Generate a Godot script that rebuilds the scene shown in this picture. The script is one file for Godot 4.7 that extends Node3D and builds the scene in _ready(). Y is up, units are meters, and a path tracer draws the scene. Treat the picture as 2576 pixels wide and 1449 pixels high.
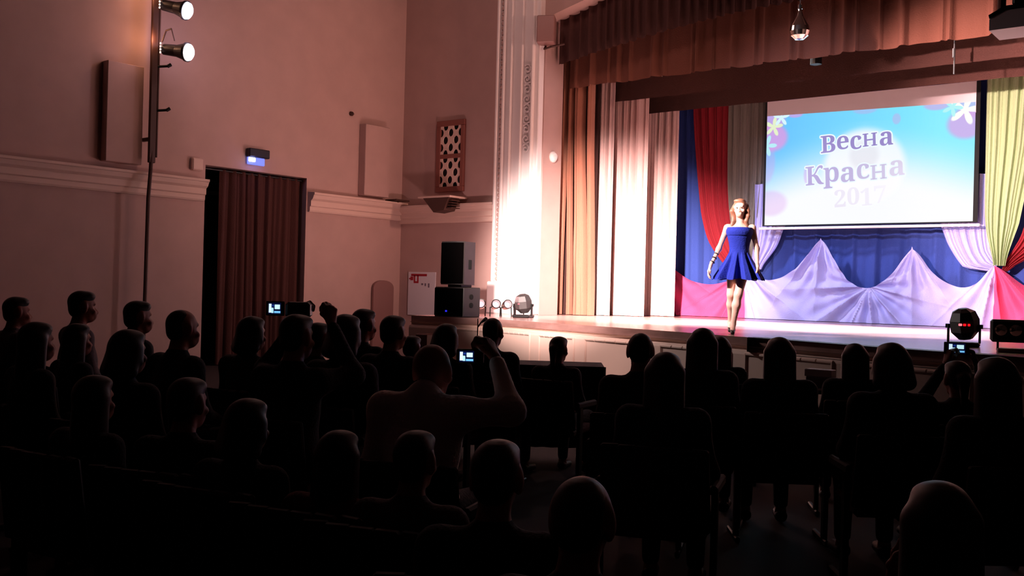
extends Node3D

# ---------------------------------------------------------------- helpers
var used := {}
var M := {}
var rng := RandomNumberGenerator.new()

func numbered(called: String) -> String:
	if not used.has(called):
		used[called] = 0
		return called
	used[called] += 1
	return "%s_%03d" % [called, used[called]]

func thing(called: String, label: String, category: String, at := Vector3.ZERO, turn := 0.0, group := "") -> Node3D:
	var o := Node3D.new()
	o.name = numbered(called)
	add_child(o)
	o.position = at
	o.rotation.y = turn
	tag(o, label, category, group)
	return o

func tag(o: Node3D, label: String, category: String, group := "") -> void:
	o.set_meta("label", label)
	o.set_meta("category", category)
	if group:
		o.set_meta("group", group)

func obj(called: String, mesh: Mesh, m: Material, parent: Node3D = null) -> MeshInstance3D:
	var o := MeshInstance3D.new()
	o.mesh = mesh
	if m:
		o.material_override = m
	if parent:
		o.name = called
		parent.add_child(o, true)
	else:
		o.name = numbered(called)
		add_child(o)
	return o

func struct(called: String, mesh: Mesh, m: Material) -> MeshInstance3D:
	var o := obj(called, mesh, m)
	o.set_meta("kind", "structure")
	return o

func mat(c: Color, rough := 0.85, metal := 0.0) -> StandardMaterial3D:
	var m := StandardMaterial3D.new()
	m.albedo_color = c
	m.roughness = rough
	m.metallic = metal
	m.cull_mode = BaseMaterial3D.CULL_DISABLED
	return m

func cloth_mat(c: Color, sheen := 0.25) -> StandardMaterial3D:
	var m := mat(c, 0.9)
	m.rim_enabled = true
	m.rim = sheen
	m.rim_tint = 0.7
	m.uv1_triplanar = true
	m.uv1_scale = Vector3(3, 3, 3)
	m.normal_enabled = true
	m.normal_texture = weave()
	m.normal_scale = 0.35
	return m

func glow(c: Color, e: float) -> StandardMaterial3D:
	var m := mat(Color(0.02, 0.02, 0.02), 0.5)
	m.emission_enabled = true
	m.emission = c
	m.emission_energy_multiplier = e
	return m

func noise_tex(freq: float, size := 256, ramp: Gradient = null, normal := false) -> NoiseTexture2D:
	var n := FastNoiseLite.new()
	n.seed = 7
	n.frequency = freq
	n.fractal_octaves = 4
	var t := NoiseTexture2D.new()
	t.width = size
	t.height = size
	t.seamless = true
	t.noise = n
	if ramp:
		t.color_ramp = ramp
	t.as_normal_map = normal
	return t

var weave_tex: NoiseTexture2D
func weave() -> NoiseTexture2D:
	if weave_tex == null:
		weave_tex = noise_tex(0.05, 256, null, true)
	return weave_tex

func ramp2(a: Color, b: Color) -> Gradient:
	var g := Gradient.new()
	g.set_color(0, a)
	g.set_color(1, b)
	return g

func begin() -> SurfaceTool:
	var st := SurfaceTool.new()
	st.begin(Mesh.PRIMITIVE_TRIANGLES)
	st.set_smooth_group(-1)
	return st

func done(st: SurfaceTool) -> ArrayMesh:
	st.generate_normals()
	return st.commit()

func quad(st: SurfaceTool, a: Vector3, b: Vector3, c: Vector3, d: Vector3) -> void:
	for p in [a, b, c, a, c, d]:
		st.add_vertex(p)

# a box with chamfered edges, centred at the transform's origin
func cbox(st: SurfaceTool, size: Vector3, bev := 0.008, xf := Transform3D()) -> void:
	var h := size / 2.0
	var b := minf(bev, minf(h.x, minf(h.y, h.z)) * 0.6)
	var sgn := [-1.0, 1.0]
	for axis in 3:
		var u := (axis + 1) % 3
		var v := (axis + 2) % 3
		for s in sgn:
			var q := []
			for k in [[-1, -1], [1, -1], [1, 1], [-1, 1]]:
				var p := Vector3.ZERO
				p[axis] = s * h[axis]
				p[u] = k[0] * (h[u] - b)
				p[v] = k[1] * (h[v] - b)
				q.append(xf * p)
			if s < 0:
				quad(st, q[0], q[1], q[2], q[3])
			else:
				quad(st, q[3], q[2], q[1], q[0])
	for axis in 3:
		var u := (axis + 1) % 3
		var v := (axis + 2) % 3
		for su in sgn:
			for sv in sgn:
				var q := []
				for k in [[-1, 0], [1, 0], [1, 1], [-1, 1]]:
					var p := Vector3.ZERO
					p[axis] = k[0] * (h[axis] - b)
					p[u] = su * (h[u] - (b if k[1] == 1 else 0.0))
					p[v] = sv * (h[v] - (0.0 if k[1] == 1 else b))
					q.append(xf * p)
				if su * sv > 0:
					quad(st, q[3], q[2], q[1], q[0])
				else:
					quad(st, q[0], q[1], q[2], q[3])
	for sx in sgn:
		for sy in sgn:
			for sz in sgn:
				var a := xf * Vector3(sx * h.x, sy * (h.y - b), sz * (h.z - b))
				var c := xf * Vector3(sx * (h.x - b), sy * h.y, sz * (h.z - b))
				var d := xf * Vector3(sx * (h.x - b), sy * (h.y - b), sz * h.z)
				for p in ([a, c, d] if sx * sy * sz < 0 else [d, c, a]):
					st.add_vertex(p)

func box(lo: Vector3, hi: Vector3, bev := 0.006) -> ArrayMesh:
	var st := begin()
	cbox(st, (hi - lo).abs(), bev, Transform3D(Basis(), (lo + hi) / 2.0))
	return done(st)

func add_box(st: SurfaceTool, lo: Vector3, hi: Vector3, bev := 0.006) -> void:
	cbox(st, (hi - lo).abs(), bev, Transform3D(Basis(), (lo + hi) / 2.0))

# a profile of (radius, height) turned about the transform's y axis
func lathe(st: SurfaceTool, prof: Array, n := 24, xf := Transform3D()) -> void:
	for i in prof.size() - 1:
		for k in n:
			var a := TAU * k / n
			var b := TAU * (k + 1) / n
			var p: Vector2 = prof[i]
			var q: Vector2 = prof[i + 1]
			quad(st, xf * Vector3(p.x * cos(a), p.y, p.x * sin(a)), xf * Vector3(p.x * cos(b), p.y, p.x * sin(b)), xf * Vector3(q.x * cos(b), q.y, q.x * sin(b)), xf * Vector3(q.x * cos(a), q.y, q.x * sin(a)))

func frame_to(a: Vector3, b: Vector3) -> Transform3D:
	var y := (b - a).normalized()
	var x := y.cross(Vector3.UP if absf(y.y) < 0.9 else Vector3.RIGHT).normalized()
	return Transform3D(Basis(x, y, x.cross(y)), a)

func rod(st: SurfaceTool, a: Vector3, b: Vector3, r: float, n := 10, r2 := -1.0) -> void:
	var l := a.distance_to(b)
	var e := r if r2 < 0 else r2
	lathe(st, [Vector2(0, 0), Vector2(r, 0), Vector2(e, l), Vector2(0, l)], n, frame_to(a, b))

func path_tube(st: SurfaceTool, pts: Array, r: float, n := 8) -> void:
	for i in pts.size() - 1:
		rod(st, pts[i], pts[i + 1], r, n)

# an outline in the XY plane of the transform pushed from z = 0 to z = depth
func prism(st: SurfaceTool, poly: PackedVector2Array, depth: float, xf := Transform3D()) -> void:
	var idx := Geometry2D.triangulate_polygon(poly)
	for i in range(0, idx.size(), 3):
		var t := [poly[idx[i]], poly[idx[i + 1]], poly[idx[i + 2]]]
		for k in 3:
			st.add_vertex(xf * Vector3(t[k].x, t[k].y, depth))
		for k in [2, 1, 0]:
			st.add_vertex(xf * Vector3(t[k].x, t[k].y, 0))
	for i in poly.size():
		var p := poly[i]
		var q := poly[(i + 1) % poly.size()]
		quad(st, xf * Vector3(p.x, p.y, 0), xf * Vector3(q.x, q.y, 0), xf * Vector3(q.x, q.y, depth), xf * Vector3(p.x, p.y, depth))

# sweep a cross-section (out, up) along points on the ground plane; "out" is to the left of the walk
func sweep(st: SurfaceTool, line: Array, prof: Array) -> void:
	var rows := []
	for i in line.size():
		var a: Vector3 = line[maxi(i - 1, 0)]
		var b: Vector3 = line[mini(i + 1, line.size() - 1)]
		var t := (b - a).normalized()
		var out := Vector3(-t.z, 0, t.x)
		var row := []
		for p in prof:
			row.append(line[i] + out * p.x + Vector3(0, p.y, 0))
		rows.append(row)
	for i in rows.size() - 1:
		for k in prof.size() - 1:
			quad(st, rows[i][k], rows[i + 1][k], rows[i + 1][k + 1], rows[i][k + 1])

# a smooth sheet: fn(u, v) gives a point
func sheet(nu: int, nv: int, fn: Callable) -> ArrayMesh:
	var p := PackedVector3Array()
	var uv := PackedVector2Array()
	for j in nv + 1:
		for i in nu + 1:
			p.append(fn.call(float(i) / nu, float(j) / nv))
			uv.append(Vector2(float(i) / nu, float(j) / nv))
	var n := PackedVector3Array()
	for j in nv + 1:
		for i in nu + 1:
			var du := p[j * (nu + 1) + mini(i + 1, nu)] - p[j * (nu + 1) + maxi(i - 1, 0)]
			var dv := p[mini(j + 1, nv) * (nu + 1) + i] - p[maxi(j - 1, 0) * (nu + 1) + i]
			var c := dv.cross(du)
			n.append(c.normalized() if c.length() > 1e-12 else Vector3(0, 0, 1))
	var idx := PackedInt32Array()
	for j in nv:
		for i in nu:
			var a := j * (nu + 1) + i
			idx.append_array([a, a + 1, a + nu + 2, a, a + nu + 2, a + nu + 1])
	var arr := []
	arr.resize(Mesh.ARRAY_MAX)
	arr[Mesh.ARRAY_VERTEX] = p
	arr[Mesh.ARRAY_NORMAL] = n
	arr[Mesh.ARRAY_TEX_UV] = uv
	arr[Mesh.ARRAY_INDEX] = idx
	var m := ArrayMesh.new()
	m.add_surface_from_arrays(Mesh.PRIMITIVE_TRIANGLES, arr)
	return m

func fold(x: float, seed_ := 0.0) -> float:
	return 0.62 * sin(TAU * x + seed_) + 0.26 * sin(TAU * x * 1.73 + 1.3 + seed_ * 2.1) + 0.2 * sin(TAU * x * 2.61 + seed_ * 0.7)

# a hanging curtain from a to b (points at its foot), top at height y1
func hang(a: Vector3, b: Vector3, y1: float, folds: float, amp: float, seed_ := 0.0, hem := 0.0, nu := 120, nv := 14) -> ArrayMesh:
	var t := (b - a).normalized()
	var nrm := Vector3(-t.z, 0, t.x)
	return sheet(nu, nv, func(u: float, v: float) -> Vector3:
		var k := amp * (0.75 + 0.25 * v)
		var p := a.lerp(b, u) + nrm * (k * fold(u * folds + 0.12 * sin(v * 2.2 + u * 9.0), seed_)) + t * (0.25 * k * cos(TAU * u * folds + seed_))
		p.y = lerpf(y1, a.y + hem * (0.5 + 0.5 * sin(u * folds * 5.0)), v)
		return p)

# a heavy curtain of broad round pleats with deep narrow gaps between them
func pleated(a: Vector3, b: Vector3, y1: float, gaps: Array, depth: float, seed_ := 0.0, nu := 220, nv := 16) -> ArrayMesh:
	var t := (b - a).normalized()
	var nrm := Vector3(-t.z, 0, t.x)
	var l := a.distance_to(b)
	return sheet(nu, nv, func(u: float, v: float) -> Vector3:
		var x := u * l
		var d := 0.02 * fold(u * 5.0, seed_)
		for g in gaps:
			var c: float = g[0] + g[2] * (1.0 - v) + 0.012 * sin(v * 5.0 + g[0] * 30.0)
			d -= depth * exp(-pow((x - c) / g[1], 2.0))
		var p := a + t * x + nrm * d
		p.y = lerpf(y1, a.y, v)
		return p)

# polyline lookup: points sorted by x, value y
func along(pts: Array, x: float) -> float:
	for i in pts.size() - 1:
		if x <= pts[i + 1].x or i == pts.size() - 2:
			var k := clampf((x - pts[i].x) / maxf(pts[i + 1].x - pts[i].x, 1e-6), 0, 1)
			return lerpf(pts[i].y, pts[i + 1].y, k)
	return pts[-1].y

func curve_along(pts: Array, x: float) -> float:
	for i in pts.size() - 1:
		if x <= pts[i + 1].x or i == pts.size() - 2:
			var k := clampf((x - pts[i].x) / maxf(pts[i + 1].x - pts[i].x, 1e-6), 0, 1)
			var p0: Vector2 = pts[maxi(i - 1, 0)]
			var p3: Vector2 = pts[mini(i + 2, pts.size() - 1)]
			return cubic_interpolate(pts[i].y, pts[i + 1].y, p0.y, p3.y, k)
	return pts[-1].y

# ---------------------------------------------------------------- soft bodies: a field of capsules and blobs, meshed as surface nets
var g_o := Vector3.ZERO
var g_h := 0.01
var g_n := Vector3i.ONE
var g_k := 0.02
var g_a := PackedFloat32Array()

func g_begin(lo: Vector3, hi: Vector3, h: float, k: float) -> void:
	g_o = lo
	g_h = h
	g_k = k
	var s := (hi - lo) / h
	g_n = Vector3i(ceili(s.x) + 1, ceili(s.y) + 1, ceili(s.z) + 1)
	g_a = PackedFloat32Array()
	g_a.resize(g_n.x * g_n.y * g_n.z)

func g_span(lo: Vector3, hi: Vector3) -> Array:
	var a := ((lo - g_o) / g_h).floor()
	var b := ((hi - g_o) / g_h).ceil()
	return [Vector3i(maxi(int(a.x), 0), maxi(int(a.y), 0), maxi(int(a.z), 0)), Vector3i(mini(int(b.x), g_n.x - 1), mini(int(b.y), g_n.y - 1), mini(int(b.z), g_n.z - 1))]

func cap(a: Vector3, b: Vector3, ra: float, rb: float, w := 1.0) -> void:
	var m := maxf(ra, rb) + 4.0 * g_k
	var e := Vector3(m, m, m)
	var s := g_span(a.min(b) - e, a.max(b) + e)
	var ab := b - a
	var l2 := maxf(ab.length_squared(), 1e-9)
	var lim := 4.0 * g_k
	for k in range(s[0].z, s[1].z + 1):
		for j in range(s[0].y, s[1].y + 1):
			var at: int = (k * g_n.y + j) * g_n.x
			for i in range(s[0].x, s[1].x + 1):
				var p := g_o + Vector3(i, j, k) * g_h - a
				var t := clampf(p.dot(ab) / l2, 0.0, 1.0)
				var d := (p - ab * t).length() - lerpf(ra, rb, t)
				if d < lim:
					g_a[at + i] += w * exp(minf(-d / g_k, 30.0))

func blob(c: Vector3, r: Vector3, turn := Basis(), w := 1.0) -> void:
	var big := maxf(r.x, maxf(r.y, r.z))
	var small := minf(r.x, minf(r.y, r.z))
	var m := big * (1.0 + 3.0 * g_k / small)
	var e := Vector3(m, m, m)
	var s := g_span(c - e, c + e)
	var inv := turn.inverse()
	var lim := 4.0 * g_k
	for k in range(s[0].z, s[1].z + 1):
		for j in range(s[0].y, s[1].y + 1):
			var at: int = (k * g_n.y + j) * g_n.x
			for i in range(s[0].x, s[1].x + 1):
				var q := (inv * (g_o + Vector3(i, j, k) * g_h - c)) / r
				var d := (q.length() - 1.0) * small
				if d < lim:
					g_a[at + i] += w * exp(minf(-d / g_k, 30.0))

# the surface of the field, as {v, n, i}
func g_mesh() -> Dictionary:
	var sx := 1
	var sy := g_n.x
	var sz := g_n.x * g_n.y
	var offs := [0, sx, sy, sx + sy, sz, sx + sz, sy + sz, sx + sy + sz]
	var ends := [[0, 1], [2, 3], [4, 5], [6, 7], [0, 2], [1, 3], [4, 6], [5, 7], [0, 4], [1, 5], [2, 6], [3, 7]]
	var ids := {}
	var v := PackedVector3Array()
	var cells := []
	for k in g_n.z - 1:
		for j in g_n.y - 1:
			var row := k * sz + j * sy
			for i in g_n.x - 1:
				var c := row + i
				var f0 := g_a[c] > 1.0
				if f0 == (g_a[c + 1] > 1.0) and f0 == (g_a[c + sy] > 1.0) and f0 == (g_a[c + sy + 1] > 1.0) and f0 == (g_a[c + sz] > 1.0) and f0 == (g_a[c + sz + 1] > 1.0) and f0 == (g_a[c + sz + sy] > 1.0) and f0 == (g_a[c + sz + sy + 1] > 1.0):
					continue
				var val := []
				for o in offs:
					val.append(log(maxf(g_a[c + o], 1e-5)))
				var sum := Vector3.ZERO
				var cnt := 0
				for e in ends:
					var a: float = val[e[0]]
					var b: float = val[e[1]]
					if (a > 0.0) != (b > 0.0):
						var t := a / (a - b)
						var pa := Vector3(e[0] & 1, (e[0] >> 1) & 1, e[0] >> 2)
						var pb := Vector3(e[1] & 1, (e[1] >> 1) & 1, e[1] >> 2)
						sum += pa.lerp(pb, t)
						cnt += 1
				ids[c] = v.size()
				v.append(g_o + (Vector3(i, j, k) + sum / cnt) * g_h)
				cells.append(c)
	var idx := PackedInt32Array()
	for c in cells:
		var f := g_a[c] > 1.0
		for ax in 3:
			var s: int = [sx, sy, sz][ax]
			var u: int = [sy, sz, sx][ax]
			var w: int = [sz, sx, sy][ax]
			if f != (g_a[c + s] > 1.0) and ids.has(c - u) and ids.has(c - w) and ids.has(c - u - w):
				var q := [ids[c], ids[c - u], ids[c - u - w], ids[c - w]]
				if f:
					idx.append_array([q[0], q[2], q[1], q[0], q[3], q[2]])
				else:
					idx.append_array([q[0], q[1], q[2], q[0], q[2], q[3]])
	var n := PackedVector3Array()
	n.resize(v.size())
	for i in range(0, idx.size(), 3):
		var fn := (v[idx[i + 2]] - v[idx[i]]).cross(v[idx[i + 1]] - v[idx[i]])
		for q in 3:
			n[idx[i + q]] += fn
	for i in n.size():
		n[i] = n[i].normalized()
	return {"v": v, "n": n, "i": idx}

# pieces [[piece, transform], ...] as one mesh
func joined(pieces: Array) -> ArrayMesh:
	var v := PackedVector3Array()
	var n := PackedVector3Array()
	var idx := PackedInt32Array()
	for pc in pieces:
		var d: Dictionary = pc[0]
		var xf: Transform3D = pc[1]
		var at := v.size()
		var flip := xf.basis.determinant() < 0
		for p in d.v:
			v.append(xf * p)
		for p in d.n:
			n.append((xf.basis * p).normalized())
		for q in range(0, d.i.size(), 3):
			idx.append(at + d.i[q])
			idx.append(at + d.i[q + (2 if flip else 1)])
			idx.append(at + d.i[q + (1 if flip else 2)])
	var arr := []
	arr.resize(Mesh.ARRAY_MAX)
	arr[Mesh.ARRAY_VERTEX] = v
	arr[Mesh.ARRAY_NORMAL] = n
	arr[Mesh.ARRAY_INDEX] = idx
	var m := ArrayMesh.new()
	m.add_surface_from_arrays(Mesh.PRIMITIVE_TRIANGLES, arr)
	return m

# ---------------------------------------------------------------- people
# a head looks towards -z, its origin between the ears
func head_piece(h := 0.004) -> Dictionary:
	g_begin(Vector3(-0.115, -0.2, -0.14), Vector3(0.115, 0.15, 0.14), h, 0.009)
	blob(Vector3(0, 0.032, 0.012), Vector3(0.074, 0.084, 0.092))
	blob(Vector3(0, -0.022, -0.028), Vector3(0.06, 0.082, 0.06))
	blob(Vector3(0, -0.088, -0.048), Vector3(0.036, 0.026, 0.036))
	cap(Vector3(0, 0.0, -0.086), Vector3(0, -0.036, -0.104), 0.007, 0.011)
	cap(Vector3(-0.013, -0.04, -0.09), Vector3(0.013, -0.04, -0.09), 0.008, 0.008)
	cap(Vector3(-0.034, 0.022, -0.075), Vector3(0.034, 0.022, -0.075), 0.011, 0.011)
	cap(Vector3(-0.018, -0.063, -0.083), Vector3(0.018, -0.063, -0.083), 0.007, 0.007)
	cap(Vector3(-0.015, -0.074, -0.082), Vector3(0.015, -0.074, -0.082), 0.007, 0.007)
	for s in [-1.0, 1.0]:
		blob(Vector3(s * 0.042, -0.03, -0.066), Vector3(0.02, 0.018, 0.018))
		blob(Vector3(s * 0.03, 0.002, -0.088), Vector3(0.013, 0.009, 0.012), Basis(), -3.0)
		blob(Vector3(s * 0.078, -0.008, 0.012), Vector3(0.008, 0.031, 0.019), Basis(Vector3(0, 1, 0), s * -0.35))
	cap(Vector3(0, -0.06, 0.02), Vector3(0, -0.19, 0.032), 0.05, 0.056)
	return g_mesh()

# a right hand, palm down, pointing to -z from the wrist; curl is the bend of each joint
func hand_piece(curl: float, h := 0.0036) -> Dictionary:
	g_begin(Vector3(-0.095, -0.11, -0.2), Vector3(0.06, 0.05, 0.05), h, 0.0045)
	var kx := [-0.028, -0.009, 0.01, 0.028]
	var kz := [-0.088, -0.094, -0.09, -0.081]
	var ln := [0.042, 0.047, 0.043, 0.034]
	cap(Vector3(0, 0, 0.04), Vector3(0, 0, 0), 0.024, 0.022)
	for i in 4:
		cap(Vector3(kx[i] * 0.55, 0, -0.012), Vector3(kx[i], 0.003, kz[i]), 0.016, 0.0105)
		var p := Vector3(kx[i], 0.003, kz[i])
		var ang := curl * 0.75
		var len_: float = ln[i]
		var r := 0.0092 if i < 3 else 0.0082
		for jn in 3:
			var dir := Vector3(kx[i] * 1.6 * (1.0 - curl * 0.5) * (1 if jn == 0 else 0), -sin(ang), -cos(ang)).normalized()
			var q := p + dir * len_
			cap(p, q, r, r * 0.9)
			p = q
			r *= 0.9
			len_ *= 0.66
			ang += curl * (1.15 if jn == 0 else 0.7)
	cap(Vector3(-0.014, -0.006, -0.022), Vector3(-0.046, -0.014, -0.054), 0.015, 0.0115)
	var tip := Vector3(-0.056, -0.02, -0.088).lerp(Vector3(-0.03, -0.042, -0.092), curl * 0.8)
	cap(Vector3(-0.046, -0.014, -0.054), tip, 0.0115, 0.0095)
	cap(tip, tip + Vector3(0.008 + 0.016 * curl, -0.006, -0.022), 0.0095, 0.008)
	return g_mesh()

# hair that grows round the back and top of the head (head space)
func hair_piece(style: String) -> Dictionary:
	g_begin(Vector3(-0.16, -0.46, -0.14), Vector3(0.16, 0.16, 0.19), 0.008, 0.012)
	if style == "short":
		blob(Vector3(0, 0.046, 0.022), Vector3(0.076, 0.079, 0.088))
		blob(Vector3(0, -0.02, 0.055), Vector3(0.062, 0.055, 0.045))
		blob(Vector3(0, 0.085, -0.04), Vector3(0.06, 0.032, 0.045))
	elif style == "crop":
		blob(Vector3(0, 0.04, 0.02), Vector3(0.073, 0.076, 0.086))
		blob(Vector3(0, -0.02, 0.055), Vector3(0.06, 0.05, 0.04))
	else:
		blob(Vector3(0, 0.046, 0.02), Vector3(0.08, 0.082, 0.092))
		blob(Vector3(0, 0.088, -0.035), Vector3(0.062, 0.03, 0.045))
		var low := -0.36 if style == "long" else -0.09
		if style == "tail":
			blob(Vector3(0, 0.02, 0.1), Vector3(0.035, 0.035, 0.035))
			cap(Vector3(0, 0.01, 0.125), Vector3(0, -0.2, 0.12), 0.034, 0.018)
			blob(Vector3(0, -0.02, 0.055), Vector3(0.06, 0.05, 0.042))
		else:
			for x in [-0.062, -0.03, 0.0, 0.03, 0.062]:
				var z := 0.075 - absf(x) * 0.75
				cap(Vector3(x, 0.02, z), Vector3(x * 1.25, low, z + 0.035), 0.04, 0.03 if style == "long" else 0.042)
			for s in [-1.0, 1.0]:
				cap(Vector3(s * 0.07, 0.02, 0.0), Vector3(s * 0.088, low + 0.05, 0.012), 0.026, 0.022)
	return g_mesh()

var pieces := {}
func piece(called: String) -> Dictionary:
	if not pieces.has(called):
		if called == "head":
			pieces[called] = head_piece()
		elif called == "relaxed":
			pieces[called] = hand_piece(0.38)
		elif called == "grip":
			pieces[called] = hand_piece(1.05)
		else:
			pieces[called] = hair_piece(called)
	return pieces[called]

# where a hand sits: wrist, the way the fingers point, the way its back faces
func hand_at(wrist: Vector3, fingers: Vector3, back: Vector3, left: bool) -> Transform3D:
	var z := -fingers.normalized()
	var y := (back - z * back.dot(z)).normalized()
	var b := Basis(y.cross(z), y, z)
	if left:
		b = b * Basis.from_scale(Vector3(-1, 1, 1))
	return Transform3D(b, wrist)

# a seated person, hips over the origin, facing -z
func seated(style: String, arms: Dictionary, tilt := 0.0) -> Node3D:
	var o := Node3D.new()
	var sh := [Vector3(-0.175, 0.975, 0.03), Vector3(0.175, 0.975, 0.03)]
	var el := [arms.get("el_l", Vector3(-0.235, 0.715, 0.0)), arms.get("el_r", Vector3(0.235, 0.715, 0.0))]
	var wr := [arms.get("wr_l", Vector3(-0.12, 0.645, -0.2)), arms.get("wr_r", Vector3(0.12, 0.645, -0.2))]
	var lo := Vector3(-0.56, 0.0, -0.68)
	var hi := Vector3(0.56, 1.42, 0.26)
	var hd := Transform3D(Basis(Vector3(1, 0, 0), tilt), arms.get("head", Vector3(0, 1.197, -0.012)))
	# body
	g_begin(lo, hi, 0.017, 0.02)
	blob(Vector3(0, 0.55, 0), Vector3(0.155, 0.11, 0.12))
	cap(Vector3(0, 0.6, 0), Vector3(0, 0.78, 0.015), 0.12, 0.125)
	blob(Vector3(0, 0.86, 0.02), Vector3(0.15, 0.16, 0.1))
	cap(sh[0], sh[1], 0.05, 0.05)
	cap(Vector3(0, 0.98, 0.03), hd.origin - Vector3(0, 0.075, -0.025), 0.06, 0.05)
	for k in 2:
		cap(sh[k], el[k], 0.048, 0.038)
		cap(el[k], wr[k], 0.038, 0.024)
		var s := -1.0 if k == 0 else 1.0
		cap(Vector3(s * 0.09, 0.54, -0.02), Vector3(s * 0.12, 0.53, -0.44), 0.078, 0.055)
		cap(Vector3(s * 0.12, 0.53, -0.44), Vector3(s * 0.125, 0.1, -0.43), 0.052, 0.034)
		cap(Vector3(s * 0.125, 0.05, -0.42), Vector3(s * 0.135, 0.04, -0.58), 0.034, 0.026)
	var skin := g_mesh()
	var parts := [[skin, Transform3D()], [piece("head"), hd]]
	for k in 2:
		var fing: Vector3 = arms.get("f_l" if k == 0 else "f_r", Vector3(0.25 if k == 0 else -0.25, -0.25, -1))
		var back: Vector3 = arms.get("b_l" if k == 0 else "b_r", Vector3(0, 1, 0))
		parts.append([piece(arms.get("h_l" if k == 0 else "h_r", "relaxed")), hand_at(wr[k], fing, back, k == 0)])
	obj("body", joined(parts), M.skin, o)
	# the top: torso and sleeves, a little outside the skin
	g_begin(lo, hi, 0.017, 0.02)
	blob(Vector3(0, 0.56, 0), Vector3(0.168, 0.1, 0.13))
	cap(Vector3(0, 0.6, 0), Vector3(0, 0.78, 0.015), 0.135, 0.138)
	blob(Vector3(0, 0.86, 0.02), Vector3(0.165, 0.17, 0.115))
	cap(sh[0], sh[1], 0.062, 0.062)
	cap(Vector3(0, 1.0, 0.03), Vector3(0, 1.045, 0.022), 0.068, 0.06)
	for k in 2:
		cap(sh[k], el[k], 0.061, 0.05)
		cap(el[k], el[k].lerp(wr[k], 0.9), 0.05, 0.036)
	obj("jacket", joined([[g_mesh(), Transform3D()]]), M.black_cloth, o)
	# trousers and shoes
	g_begin(Vector3(-0.3, 0.0, -0.7), Vector3(0.3, 0.72, 0.2), 0.018, 0.02)
	blob(Vector3(0, 0.54, 0), Vector3(0.165, 0.1, 0.13))
	for s in [-1.0, 1.0]:
		cap(Vector3(s * 0.09, 0.545, -0.02), Vector3(s * 0.12, 0.535, -0.44), 0.09, 0.066)
		cap(Vector3(s * 0.12, 0.53, -0.44), Vector3(s * 0.125, 0.14, -0.43), 0.064, 0.05)
	obj("trousers", joined([[g_mesh(), Transform3D()]]), M.dark_trousers, o)
	for s in [-1.0, 1.0]:
		g_begin(Vector3(-0.06, -0.01, -0.24), Vector3(0.06, 0.13, 0.09), 0.012, 0.012)
		cap(Vector3(0, 0.05, 0.01), Vector3(0.01 * s, 0.04, -0.17), 0.045, 0.034)
		obj("shoe", joined([[g_mesh(), Transform3D(Basis(), Vector3(s * 0.125, 0.0, -0.42))]]), M.black_plastic, o)
	if style != "bald":
		obj("hair", joined([[piece(style), hd]]), M.hair, o)
	return o

var protos := {}
var chair_proto: Node3D

func theatre_seat() -> Node3D:
	var o := Node3D.new()
	var st := begin()
	for k in 6:   # a backrest bowed a little to the rear
		var a := (k - 2.5) / 2.5
		cbox(st, Vector3(0.092, 0.4, 0.035), 0.01, Transform3D(Basis(Vector3(0, 1, 0), -a * 0.18) * Basis(Vector3(1, 0, 0), 0.13), Vector3(a * 0.215, 0.63, 0.245 - 0.02 * a * a)))
	obj("backrest", done(st), M.seat_wood, o)
	st = begin()
	cbox(st, Vector3(0.47, 0.06, 0.42), 0.02, Transform3D(Basis(Vector3(1, 0, 0), 0.05), Vector3(0, 0.41, -0.03)))
	obj("seat", done(st), M.seat_red, o)
	for s in [-1.0, 1.0]:
		st = begin()
		cbox(st, Vector3(0.035, 0.05, 0.36), 0.012, Transform3D(Basis(), Vector3(s * 0.275, 0.63, 0.02)))
		obj("armrest", done(st), M.seat_wood, o)
		st = begin()
		cbox(st, Vector3(0.03, 0.62, 0.07), 0.008, Transform3D(Basis(), Vector3(s * 0.275, 0.31, 0.14)))
		cbox(st, Vector3(0.03, 0.04, 0.34), 0.008, Transform3D(Basis(), Vector3(s * 0.275, 0.02, 0.06)))
		obj("leg", done(st), M.black_metal, o)
	return o

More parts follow.
